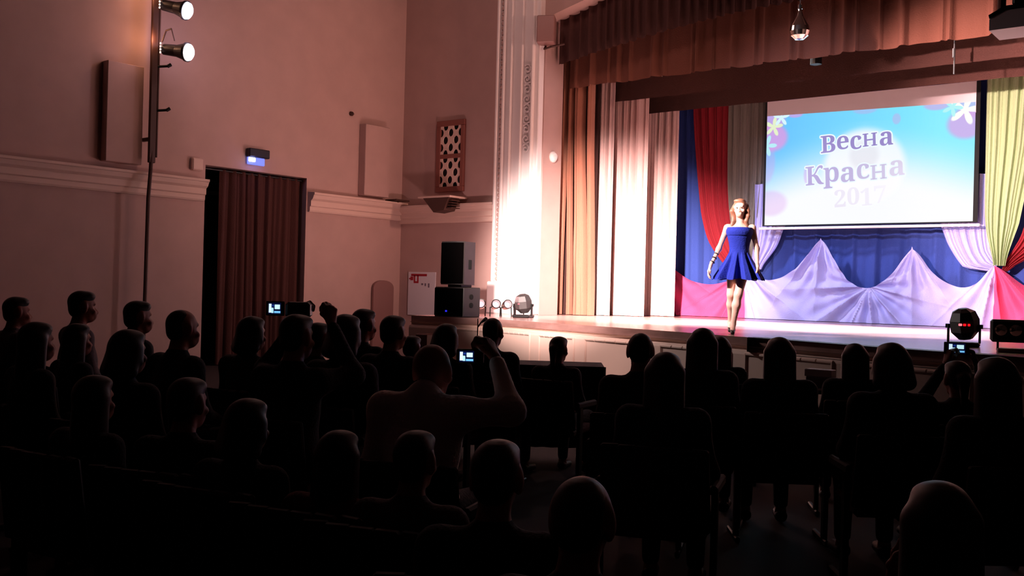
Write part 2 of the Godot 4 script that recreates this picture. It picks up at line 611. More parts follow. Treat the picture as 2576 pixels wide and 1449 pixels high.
# one of the audience: top of the head at "top", looking towards the stage
func spectator(kind: String, top: Vector3, look: float, label: String, jacket: Material, hair: Material, extra := {}) -> Node3D:
	if not protos.has(kind):
		var arms := {}
		var style := kind
		if kind == "chin":
			style = "long"
			arms = {"el_l": Vector3(-0.2, 0.74, -0.2), "wr_l": Vector3(-0.085, 1.0, -0.17), "f_l": Vector3(0.25, 1, 0.1), "b_l": Vector3(-0.6, 0.1, -1)}
		elif kind == "phone_up":
			style = "tail"
			arms = {"el_l": Vector3(-0.16, 1.0, -0.24), "wr_l": Vector3(0.06, 1.28, -0.34), "f_l": Vector3(0.3, 1, -0.15), "b_l": Vector3(-1, 0.3, 0.3), "h_l": "grip", "el_r": Vector3(0.34, 1.02, -0.18), "wr_r": Vector3(0.27, 1.28, -0.34), "f_r": Vector3(-0.3, 1, -0.15), "b_r": Vector3(1, 0.3, 0.3), "h_r": "grip"}
		elif kind == "camera_up":
			style = "short"
			arms = {"el_l": Vector3(-0.32, 1.0, -0.14), "wr_l": Vector3(-0.2, 1.27, -0.26), "f_l": Vector3(0.25, 1, -0.3), "b_l": Vector3(-1, 0.25, 0.4), "h_l": "grip", "el_r": Vector3(0.24, 1.0, -0.2), "wr_r": Vector3(0.03, 1.27, -0.27), "f_r": Vector3(-0.3, 1, -0.3), "b_r": Vector3(1, 0.3, 0.4), "h_r": "grip"}
		elif kind == "bald":
			arms = {"head": Vector3(0, 1.13, -0.06), "el_r": Vector3(0.37, 0.99, -0.02), "wr_r": Vector3(0.235, 1.19, -0.19), "f_r": Vector3(-0.55, 0.75, -0.3), "b_r": Vector3(0.8, 0.55, 0.1), "h_r": "grip"}
		protos[kind] = seated(style, arms, 0.0)
	var src: Node3D = protos[kind]
	var o: Node3D = src.duplicate()
	o.name = numbered("person")
	add_child(o)
	var s := top.y / (1.245 if kind == "bald" else 1.312)
	o.position = Vector3(top.x, 0, top.z)
	o.rotation.y = look
	o.scale = Vector3(s, s, s)
	tag(o, label, "person")
	for c in o.get_children():
		if c.name == "jacket":
			c.material_override = jacket
		elif c.name.begins_with("hair"):
			c.material_override = hair
	if extra.has("seat_label"):
		var ch: Node3D = chair_proto.duplicate()
		ch.name = numbered("theatre_seat")
		add_child(ch)
		ch.position = Vector3(top.x, 0, top.z)
		ch.rotation.y = look
		tag(ch, extra.seat_label, "seat")
	return o

# ---------------------------------------------------------------- the place
const STAGE := 1.055
const WALL_X := -15.35
const FRONT_Z := -15.6
const RIGHT_X := 2.15

func spot(called: String, at: Vector3, to: Vector3, c: Color, e: float, half: float, soft: float, size := 0.12) -> SpotLight3D:
	var l := SpotLight3D.new()
	l.name = called
	add_child(l)
	l.look_at_from_position(at, to, Vector3.UP if absf((to - at).normalized().y) < 0.95 else Vector3.RIGHT)
	l.light_color = c
	l.light_energy = e
	l.spot_angle = half
	l.spot_angle_attenuation = soft
	l.spot_range = 60.0
	l.spot_attenuation = 2.0
	l.light_size = size
	l.shadow_enabled = true
	return l

func omni(called: String, at: Vector3, c: Color, e: float, size := 0.05) -> OmniLight3D:
	var l := OmniLight3D.new()
	l.name = called
	add_child(l)
	l.position = at
	l.light_color = c
	l.light_energy = e
	l.omni_range = 40.0
	l.omni_attenuation = 2.0
	l.light_size = size
	l.shadow_enabled = true
	return l

func _ready() -> void:
	rng.seed = 11
	# camera
	var cam := Camera3D.new()
	cam.name = "camera"
	add_child(cam)
	cam.position = Vector3(0, 1.55, 0)
	cam.basis = Basis(Vector3(0, 1, 0), deg_to_rad(38.07)) * Basis(Vector3(1, 0, 0), deg_to_rad(0.05)) * Basis(Vector3(0, 0, 1), deg_to_rad(1.51))
	cam.fov = rad_to_deg(2.0 * atan(724.5 / 2500.0))
	cam.near = 0.05
	cam.far = 100.0
	cam.current = true
	# environment: a closed hall, so the sky is black
	var we := WorldEnvironment.new()
	we.name = "environment"
	var env := Environment.new()
	env.background_mode = Environment.BG_COLOR
	env.background_color = Color.BLACK
	env.tonemap_mode = Environment.TONE_MAPPER_LINEAR
	env.tonemap_exposure = 1.0
	env.sdfgi_enabled = true
	env.ssao_enabled = true
	env.ssil_enabled = true
	we.environment = env
	add_child(we)
	# the two lamps on the wall pole throw across the hall
	spot("lamp_beam", Vector3(-14.45, 6.2, -10.3), Vector3(-6.0, 3.0, -14.0), Color(1.0, 0.93, 0.92), 40.0, 24.0, 1.0)
	spot("lamp_beam_lower", Vector3(-14.42, 5.46, -10.35), Vector3(-6.0, 1.5, -13.5), Color(1.0, 0.94, 0.92), 40.0, 24.0, 1.0)
	# the balcony spot from the right of the hall burns out the left side of the stage
	spot("balcony_spot", Vector3(-3.0, 5.8, -0.4), Vector3(-10.6, 1.65, -17.0), Color(1.0, 0.89, 0.86), 2200.0, 10.0, 1.0, 0.2)
	spot("stage_front_fill", Vector3(-6.0, 8.6, -5.2), Vector3(-7.9, 0.55, -12.0), Color(1.0, 0.84, 0.8), 85.0, 9.0, 1.0, 0.2)  # added unseen fill that brightens the panels of the stage front
	# balcony-rail washes on the performer and the drapes
	spot("wash_front", Vector3(-7.7, 5.0, -5.2), Vector3(-3.9, 3.7, -15.6), Color(1.0, 0.84, 0.82), 560.0, 15.0, 0.7, 0.2)
	spot("wash_blue", Vector3(-6.0, 7.9, -5.0), Vector3(-6.6, 2.0, -19.5), Color(0.9, 0.89, 1.0), 150.0, 15.0, 0.9, 0.3)
	# added spot without a fixture, to brighten the performer
	spot("performer_fill", Vector3(-9.6, 6.6, -3.2), Vector3(-5.62, 2.05, -11.9), Color(1.0, 0.92, 0.92), 340.0, 6.0, 0.7, 0.15)
	# stage battens straight down on the boards, and an added side light to model the drape folds
	for x in [-9.2, -6.9, -4.6, -2.4]:
		spot("batten", Vector3(x, 5.95, -16.75), Vector3(x + 0.2, 1.0, -15.7), Color(1.0, 0.97, 0.95), 170.0, 27.0, 0.35, 0.25)
	spot("drape_fold_fill", Vector3(-9.9, 5.3, -17.0), Vector3(-6.3, 1.6, -19.6), Color(0.88, 0.88, 1.0), 30.0, 38.0, 0.9, 0.2)
	spot("side_wash_far", Vector3(-2.4, 5.3, -17.2), Vector3(-5.0, 1.8, -19.6), Color(0.9, 0.88, 1.0), 12.0, 40.0, 0.9, 0.2)
	# the projected picture lights the stage a little
	var al := AreaLight3D.new()
	al.name = "screen_glow"
	add_child(al)
	al.position = Vector3(-6.63, 4.15, -19.38)
	al.rotation.y = PI
	al.area_size = Vector2(4.0, 2.2)
	al.light_color = Color(0.8, 0.92, 1.0)
	al.light_energy = 3.0
	al.shadow_enabled = true
	# added pink fill for the hall walls, set near the small floor lamps
	omni("pink_wall_fill", Vector3(-11.55, 1.75, -13.5), Color(1.0, 0.78, 0.77), 3.0, 0.12)
	# unseen added fills: one thrown across onto the left wall, one high overhead
	spot("left_wall_fill", Vector3(-1.9, 5.2, -13.4), Vector3(-15.3, 4.6, -13.9), Color(1.0, 0.74, 0.66), 34.0, 24.0, 1.0, 0.3)
	omni("hall_fill", Vector3(-10.5, 8.4, -12.4), Color(1.0, 0.79, 0.75), 3.1, 0.3)

	materials()
	hall()
	stage()
	stage_cloths()
	screen()
	fittings()
	gear()
	performer()
	audience()

func materials() -> void:
	var wall := mat(Color(0.75, 0.62, 0.59), 0.8)
	wall.albedo_texture = noise_tex(0.012, 512, ramp2(Color(0.96, 0.96, 0.96), Color(1, 1, 1)))
	wall.uv1_triplanar = true
	wall.uv1_world_triplanar = true
	wall.uv1_scale = Vector3(0.22, 0.22, 0.22)
	wall.heightmap_enabled = false
	M.wall = wall
	M.trim = mat(Color(0.86, 0.74, 0.69), 0.7)
	M.white_paint = mat(Color(0.92, 0.88, 0.87), 0.42)
	M.ceiling = mat(Color(0.3, 0.24, 0.22), 0.9)
	M.dark_wall = mat(Color(0.07, 0.05, 0.05), 0.95)
	M.black = mat(Color(0.015, 0.013, 0.013), 0.9)
	var floor_m := mat(Color(0.13, 0.05, 0.042), 0.85)
	floor_m.albedo_texture = noise_tex(0.02, 512, ramp2(Color(0.75, 0.72, 0.7), Color(1, 1, 1)))
	floor_m.uv1_triplanar = true
	floor_m.uv1_scale = Vector3(0.15, 0.5, 1.4)
	M.floor = floor_m
	var boards := mat(Color(0.64, 0.5, 0.48), 0.26)
	boards.albedo_texture = noise_tex(0.02, 512, ramp2(Color(0.8, 0.76, 0.74), Color(1, 1, 1)))
	boards.uv1_triplanar = true
	boards.uv1_scale = Vector3(0.12, 0.5, 1.6)
	M.boards = boards
	M.fascia = mat(Color(0.55, 0.4, 0.38), 0.45)
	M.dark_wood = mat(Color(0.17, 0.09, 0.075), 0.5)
	M.brown_wood = mat(Color(0.36, 0.16, 0.1), 0.5)
	M.tan_velvet = cloth_mat(Color(0.62, 0.4, 0.32))
	M.shaded_valance_velvet = cloth_mat(Color(0.27, 0.14, 0.12))  # brown velvet darkened; the upper tier's shade is put into its colour
	M.fold_shade_velvet = cloth_mat(Color(0.2, 0.07, 0.05))
	M.brown_velvet = cloth_mat(Color(0.45, 0.26, 0.2))
	M.dark_velvet = cloth_mat(Color(0.24, 0.11, 0.08))
	M.door_velvet = cloth_mat(Color(0.26, 0.11, 0.085))
	M.wing = cloth_mat(Color(0.82, 0.68, 0.66))
	M.blue = cloth_mat(Color(0.18, 0.26, 0.56))
	M.red = cloth_mat(Color(0.56, 0.08, 0.14))
	M.pink = cloth_mat(Color(0.85, 0.27, 0.46))
	M.grey_drape = cloth_mat(Color(0.46, 0.43, 0.4))
	M.green = cloth_mat(Color(0.64, 0.71, 0.53))
	M.lilac = cloth_mat(Color(0.67, 0.66, 0.87))
	M.black_plastic = mat(Color(0.03, 0.028, 0.03), 0.45)
	M.grille_cloth = mat(Color(0.02, 0.014, 0.015), 0.95)
	M.grille_cloth.metallic_specular = 0.1
	M.grey_plastic = mat(Color(0.2, 0.18, 0.18), 0.5)
	M.black_metal = mat(Color(0.035, 0.03, 0.03), 0.4, 0.3)
	M.brown_metal = mat(Color(0.28, 0.17, 0.14), 0.6)
	M.lamp_metal = mat(Color(0.13, 0.11, 0.15), 0.45, 0.2)
	M.chrome = mat(Color(0.85, 0.82, 0.8), 0.12, 1.0)
	M.paper = mat(Color(0.86, 0.84, 0.86), 0.7)
	M.red_print = mat(Color(0.62, 0.08, 0.14), 0.7)
	M.grey_print = mat(Color(0.45, 0.4, 0.45), 0.7)
	M.skin = mat(Color(0.58, 0.36, 0.29), 0.6)
	M.pale_skin = mat(Color(0.93, 0.74, 0.66), 0.5)
	M.hair = mat(Color(0.06, 0.035, 0.03), 0.55)
	M.hair_brown = mat(Color(0.14, 0.08, 0.055), 0.55)
	M.hair_fair = mat(Color(0.52, 0.36, 0.28), 0.5)
	M.black_cloth = cloth_mat(Color(0.05, 0.045, 0.055), 0.1)
	M.navy_cloth = cloth_mat(Color(0.06, 0.06, 0.1), 0.1)
	M.brown_cloth = cloth_mat(Color(0.16, 0.11, 0.09), 0.1)
	M.red_cloth = cloth_mat(Color(0.4, 0.03, 0.06), 0.1)
	M.white_shirt = cloth_mat(Color(0.95, 0.9, 0.87), 0.1)
	M.grey_cloth = cloth_mat(Color(0.35, 0.3, 0.31), 0.1)
	M.dark_trousers = cloth_mat(Color(0.05, 0.05, 0.06), 0.1)
	M.seat_wood = mat(Color(0.055, 0.03, 0.025), 0.75)
	M.seat_red = cloth_mat(Color(0.25, 0.05, 0.05))
	M.dress_blue = cloth_mat(Color(0.1, 0.17, 0.62), 0.4)

# ---------------------------------------------------------------- walls, floor, ceiling
func hall() -> void:
	struct("floor", box(Vector3(WALL_X - 0.3, -0.2, -15.9), Vector3(RIGHT_X + 0.3, 0, 6.3), 0.0), M.floor)
	struct("ceiling", box(Vector3(WALL_X - 0.3, 9.2, -15.9), Vector3(RIGHT_X + 0.3, 9.5, 6.3), 0.0), M.ceiling)
	struct("wall_right", box(Vector3(RIGHT_X, 0, -15.9), Vector3(RIGHT_X + 0.3, 9.2, 6.3), 0.0), M.dark_wall)
	struct("wall_rear", box(Vector3(WALL_X - 0.3, 0, 6.0), Vector3(RIGHT_X, 9.2, 6.3), 0.0), M.dark_wall)
	# left wall with the tall doorway, and the dark lobby behind it
	var st := begin()
	var outline := PackedVector2Array([Vector2(-6.0, 0), Vector2(10.6, 0), Vector2(10.6, 3.63), Vector2(12.93, 3.63), Vector2(12.93, 0), Vector2(15.9, 0), Vector2(15.9, 9.2), Vector2(-6.0, 9.2)])
	prism(st, outline, 0.3, Transform3D(Basis(Vector3(0, 0, -1), Vector3(0, 1, 0), Vector3(1, 0, 0)), Vector3(WALL_X - 0.3, 0, 0)))
	struct("wall_left", done(st), M.wall)
	st = begin()
	add_box(st, Vector3(WALL_X - 2.3, 0, -13.4), Vector3(WALL_X - 2.2, 4.0, -10.1), 0)
	add_box(st, Vector3(WALL_X - 2.2, 0, -13.5), Vector3(WALL_X - 0.3, 4.0, -13.4), 0)
	add_box(st, Vector3(WALL_X - 2.2, 0, -10.1), Vector3(WALL_X - 0.3, 4.0, -10.0), 0)
	add_box(st, Vector3(WALL_X - 2.3, 4.0, -13.5), Vector3(WALL_X - 0.3, 4.1, -10.0), 0)
	struct("wall_lobby", done(st), M.dark_wall)
	struct("floor_lobby", box(Vector3(WALL_X - 2.3, -0.2, -13.5), Vector3(WALL_X - 0.3, 0, -10.0), 0), M.dark_wall)
	# front wall with the proscenium arch: straight jambs, canted corners, flat head
	st = begin()
	var arch := PackedVector2Array([Vector2(WALL_X - 0.3, 0), Vector2(-11.54, 0), Vector2(-11.54, 6.86), Vector2(-10.66, 7.07), Vector2(-9.6, 7.5), Vector2(-8.2, 7.75), Vector2(-5.0, 7.75), Vector2(-3.6, 7.5), Vector2(-2.54, 7.07), Vector2(-1.66, 6.86), Vector2(-1.66, 0), Vector2(RIGHT_X + 0.3, 0), Vector2(RIGHT_X + 0.3, 9.5), Vector2(WALL_X - 0.3, 9.5)])
	prism(st, arch, 0.62, Transform3D(Basis(), Vector3(0, 0, FRONT_Z - 0.62)))
	struct("wall_front", done(st), M.wall)
	# stage house
	struct("wall_stage_left", box(Vector3(-14.2, 0, -21.3), Vector3(-14.0, 9.5, -16.22), 0), M.dark_wall)
	struct("wall_stage_right", box(Vector3(0.8, 0, -21.3), Vector3(1.0, 9.5, -16.22), 0), M.dark_wall)
	struct("wall_stage_rear", box(Vector3(-14.2, 0, -21.5), Vector3(1.0, 9.5, -21.3), 0), M.dark_wall)
	struct("ceiling_stage", box(Vector3(-14.2, 9.5, -21.5), Vector3(1.0, 9.7, -16.0), 0), M.dark_wall)
	# belt moulding along both walls
	var prof := [Vector2(0, 0), Vector2(0.05, 0), Vector2(0.07, 0.03), Vector2(0.07, 0.1), Vector2(0.1, 0.12), Vector2(0.1, 0.22), Vector2(0.15, 0.26), Vector2(0.18, 0.33), Vector2(0.2, 0.34), Vector2(0.2, 0.38), Vector2(0, 0.4)]
	for seg in [[5.9, -10.56], [-12.97, -15.6]]:
		st = begin()
		sweep(st, [Vector3(WALL_X, 2.97, seg[0]), Vector3(WALL_X, 2.97, seg[1])], prof)
		for z in seg:
			prism(st, PackedVector2Array(prof), 0.002, Transform3D(Basis(Vector3(1, 0, 0), Vector3(0, 1, 0), Vector3(0, 0, 1)), Vector3(WALL_X, 2.97, z)))
		struct("trim_wall_left", done(st), M.trim)
	st = begin()
	sweep(st, [Vector3(-12.62, 2.9, FRONT_Z), Vector3(WALL_X, 2.9, FRONT_Z)].map(func(p): return p), prof.map(func(p): return Vector2(-p.x, p.y)))
	struct("trim_wall_front", done(st), M.trim)
	# doorway curtain
	var t := thing("door_curtain", "tall brown red curtain hanging in the doorway of the left wall", "curtain", Vector3.ZERO)
	obj("panel", hang(Vector3(WALL_X - 0.12, 0.02, -12.88), Vector3(WALL_X - 0.12, 0.02, -11.0), 3.6, 9.0, 0.055, 0.6, 0.0, 110), M.door_velvet, t)
	st = begin()
	rod(st, Vector3(WALL_X - 0.12, 3.58, -12.93), Vector3(WALL_X - 0.12, 3.58, -10.6), 0.018)
	obj("rail", done(st), M.black_metal, t)
	# two flat vertical acoustic boxes on the left wall
	var bx := obj("wall_panel", box(Vector3(WALL_X, 3.46, -9.25), Vector3(WALL_X + 0.16, 5.1, -8.6), 0.01), M.wall)
	tag(bx, "tall raised flat panel on the left wall behind the lamp pole", "wall panel", "raised panels on the left wall")
	bx = obj("wall_panel", box(Vector3(WALL_X, 3.42, -15.0), Vector3(WALL_X + 0.2, 4.9, -14.3), 0.01), M.wall)
	tag(bx, "tall raised flat panel high in the corner beside the grille", "wall panel", "raised panels on the left wall")
	pilaster()

func pilaster() -> void:
	var x0 := -12.6
	var x1 := -11.56
	var z := FRONT_Z
	var t := Node3D.new()
	t.name = numbered("pilaster")
	add_child(t)
	t.set_meta("kind", "structure")
	obj("plinth", box(Vector3(x0 - 0.02, STAGE, z), Vector3(x1 + 0.02, 1.69, z + 0.32), 0.02), M.white_paint, t)
	obj("shaft", box(Vector3(x0, 1.69, z), Vector3(x1, 9.2, z + 0.16), 0.012), M.white_paint, t)
	for b in [[-12.6, -12.53], [-12.44, -12.37], [-12.24, -12.2], [-11.97, -11.93], [-11.72, -11.66]]:
		obj("fillet", box(Vector3(b[0], 1.69, z + 0.15), Vector3(b[1], 9.2, z + 0.235), 0.02), M.white_paint, t)
	# bead string between the two outer fillets
	var st := begin()
	var y := 1.75
	while y < 9.1:
		lathe(st, [Vector2(0, -0.045), Vector2(0.026, -0.03), Vector2(0.034, 0), Vector2(0.026, 0.03), Vector2(0, 0.045)], 8, Transform3D(Basis(), Vector3(-12.485, y, z + 0.17)))
		y += 0.098
	var beads := obj("bead_string", done(st), M.wall, t)
	beads.set_meta("kind", "stuff")
	# moulded garland of scrolls on the shaft
	for k in 9:
		st = begin()
		var cy := 4.3 + k * 0.195
		var pts := []
		for q in 15:
			var a := q * 0.62 + (PI if k % 2 else 0.0)
			var r := 0.012 + 0.0062 * q
			pts.append(Vector3(r * cos(a), r * sin(a), 0))
		for q in pts.size():
			pts[q] += Vector3(-11.83, cy, z + 0.18)
		path_tube(st, pts, 0.017, 6)
		obj("scroll", done(st), M.white_paint, t)

# ---------------------------------------------------------------- stage
var apron := [Vector3(-11.75, STAGE, -12.25), Vector3(-11.2, STAGE, -12.3), Vector3(-9.9, STAGE, -12.4), Vector3(-8.5, STAGE, -12.02), Vector3(-6.62, STAGE, -11.5), Vector3(-5.0, STAGE, -10.9), Vector3(-2.64, STAGE, -10.06), Vector3(0.0, STAGE, -9.6), Vector3(RIGHT_X, STAGE, -9.45)]

func edge_curve() -> Curve3D:
	var c := Curve3D.new()
	for i in apron.size():
		var a: Vector3 = apron[maxi(i - 1, 0)]
		var b: Vector3 = apron[mini(i + 1, apron.size() - 1)]
		var d := (b - a) / 6.0
		c.add_point(apron[i], -d, d)
	c.bake_interval = 0.05
	return c

func stage() -> void:
	var c := edge_curve()
	var length := c.get_baked_length()
	var line := []
	var n := 90
	for i in n + 1:
		line.append(c.sample_baked(length * i / n))
	var poly := PackedVector2Array()
	for p in line:
		poly.append(Vector2(p.x, -p.z))
	poly.append(Vector2(RIGHT_X, 15.62))
	poly.append(Vector2(-1.66, 15.62))
	poly.append(Vector2(0.8, 16.3))
	poly.append(Vector2(0.8, 21.3))
	poly.append(Vector2(-14.0, 21.3))
	poly.append(Vector2(-14.0, 16.3))
	poly.append(Vector2(-11.54, 16.2))
	poly.append(Vector2(-11.54, 15.62))
	poly.append(Vector2(-12.62, 15.58))
	var st := begin()
	prism(st, poly, 0.1, Transform3D(Basis(Vector3(1, 0, 0), Vector3(0, 0, -1), Vector3(0, 1, 0)), Vector3(0, STAGE - 0.1, 0)))
	struct("floor_stage", done(st), M.boards)
	# front of the stage: fascia board, cornice, painted wall, skirting
	var dn := line.map(func(p): return p - Vector3(0, STAGE, 0))
	var split := 0
	for i in line.size():
		if line[i].x < -4.95:
			split = i
	st = begin()
	sweep(st, dn.slice(0, split + 1), [Vector2(0.0, STAGE), Vector2(-0.03, STAGE - 0.005), Vector2(-0.035, STAGE - 0.1), Vector2(-0.01, STAGE - 0.11)])
	struct("trim_stage_edge", done(st), M.fascia)
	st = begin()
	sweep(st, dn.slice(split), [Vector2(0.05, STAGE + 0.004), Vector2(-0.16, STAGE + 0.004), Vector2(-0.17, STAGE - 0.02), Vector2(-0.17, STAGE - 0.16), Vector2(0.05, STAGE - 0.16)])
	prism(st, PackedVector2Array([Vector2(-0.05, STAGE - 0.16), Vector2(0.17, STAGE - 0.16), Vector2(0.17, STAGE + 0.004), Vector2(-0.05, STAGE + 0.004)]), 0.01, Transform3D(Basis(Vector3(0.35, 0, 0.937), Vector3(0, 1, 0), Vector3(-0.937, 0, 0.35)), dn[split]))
	struct("trim_stage_extension", done(st), M.dark_wood)  # stepped edge; the shade along it is put into its dark colour
	st = begin()
	sweep(st, dn, [Vector2(0.04, STAGE - 0.1), Vector2(0.02, STAGE - 0.11), Vector2(0.0, STAGE - 0.115), Vector2(-0.01, STAGE - 0.14), Vector2(0.02, STAGE - 0.16), Vector2(0.05, STAGE - 0.165), Vector2(0.06, STAGE - 0.2), Vector2(0.06, 0.08), Vector2(0.06, 0.0)])
	struct("wall_stage_front", done(st), M.trim)
	st = begin()
	sweep(st, dn, [Vector2(0.06, 0.1), Vector2(0.03, 0.095), Vector2(0.03, 0.0)])
	struct("baseboard_stage_front", done(st), M.brown_wood)
	# framed panels; each its own piece of the stage front
	var holder := Node3D.new()
	holder.name = numbered("trim_stage_panels")
	add_child(holder)
	holder.set_meta("kind", "structure")
	var bounds := panel_bounds(c, length)
	for b in bounds:
		st = begin()
		var o0: Vector3 = c.sample_baked(b[0])
		var o1: Vector3 = c.sample_baked(b[1])
		var dir := (o1 - o0).normalized()
		var out := Vector3(-dir.z, 0, dir.x)
		var steps := 6
		var y0 := 0.21
		var y1 := 0.86
		for k in steps:
			var p: Vector3 = c.sample_baked(lerpf(b[0], b[1], float(k) / steps))
			var q: Vector3 = c.sample_baked(lerpf(b[0], b[1], float(k + 1) / steps))
			var d := (q - p).normalized()
			var nn := Vector3(-d.z, 0, d.x)
			for yy in [y0, y1]:
				var xf := Transform3D(Basis(d, Vector3(0, 1, 0), d.cross(Vector3(0, 1, 0))), Vector3((p.x + q.x) / 2, yy, (p.z + q.z) / 2) + nn * 0.055)
				cbox(st, Vector3(p.distance_to(q) + 0.003, 0.04, 0.045), 0.014, xf)
		for e in b:
			var p: Vector3 = c.sample_baked(e)
			var xf := Transform3D(Basis(dir, Vector3(0, 1, 0), dir.cross(Vector3(0, 1, 0))), Vector3(p.x, (y0 + y1) / 2, p.z) + out * 0.055)
			cbox(st, Vector3(0.04, y1 - y0 + 0.04, 0.045), 0.014, xf)
		obj("panel_frame", done(st), M.trim, holder)

func panel_bounds(c: Curve3D, length: float) -> Array:
	var edges := [Vector3(-8.924, 1.055, -12.047), Vector3(-8.119, 1.055, -11.938), Vector3(-7.859, 1.055, -11.921), Vector3(-6.620, 1.055, -11.593)]
	var a: float = c.get_closest_offset(edges[0])
	var b: float = c.get_closest_offset(edges[1])
	var d: float = c.get_closest_offset(edges[2])
	var e: float = c.get_closest_offset(edges[3])
	var gap := d - b
	var out := [[a, b], [d, e]]
	var w := b - a
	var s := a - gap
	while s - w > 0.05:
		out.append([s - w, s])
		s -= w + gap
	s = e + gap
	w = e - d
	while s + w < length - 0.1:
		out.append([s, s + w])
		s += w + gap
	return out

# ---------------------------------------------------------------- cloths on the stage
func drape(called: String, label: String, mesh: Mesh, m: Material, category := "curtain", group := "") -> MeshInstance3D:
	var o := obj(called, mesh, m)
	tag(o, label, category, group)
	return o

# a gathered drape between two edges, each a list of (y, x) from the top down; folds follow the edges
func gathered(left: Array, right: Array, z: float, folds: float, amp: float, seed_: float, bulge := 0.0) -> ArrayMesh:
	var lf := left.map(func(p): return Vector2(-p.y, p.x))
	var rf := right.map(func(p): return Vector2(-p.y, p.x))
	return sheet(90, 40, func(u: float, v: float) -> Vector3:
		var yl := lerpf(lf[0].x, lf[-1].x, v)
		var yr := lerpf(rf[0].x, rf[-1].x, v)
		var xl := curve_along(lf, yl)
		var xr := curve_along(rf, yr)
		var w := absf(xr - xl)
		var y := -lerpf(yl, yr, u)
		return Vector3(lerpf(xl, xr, u), y, z + minf(amp, w * 0.2) * fold(u * folds, seed_) + bulge * sin(PI * u) * v))

# a swag hanging from a top line (x, y): folds fan out from the pins and sag between them
func swag(top: Array, foot: float, z: float, pins: Array, seed_: float, x0: float, x1: float) -> ArrayMesh:
	return sheet(260, 60, func(u: float, v: float) -> Vector3:
		var x := lerpf(x0, x1, u)
		var yt := curve_along(top, x)
		var y := lerpf(yt, foot, v)
		var d := 0.0
		var ws := 0.0
		for p in pins:
			var r := Vector2(x - p.x, y - p.y)
			var len_ := maxf(r.length(), 0.02)
			var w := 1.0 / (len_ * len_ * len_ + 0.02)
			var ang := atan2(r.x, -r.y)
			d += w * (1.1 * (1.0 - 2.0 * pow(absf(sin(ang * 5.5 + p.x * 5.0 + seed_)), 0.6)) + 0.6 * sin(ang * 19.0 + p.x * 3.0)) * minf(len_ * 0.17, 0.075)
			ws += w
		var sag := sin((y - yt) * 15.0 + seed_ + 1.5 * sin(x * 3.0)) * 0.03 * (1.0 - v)
		return Vector3(x, y, z + d / ws + sag + 0.10 * v))

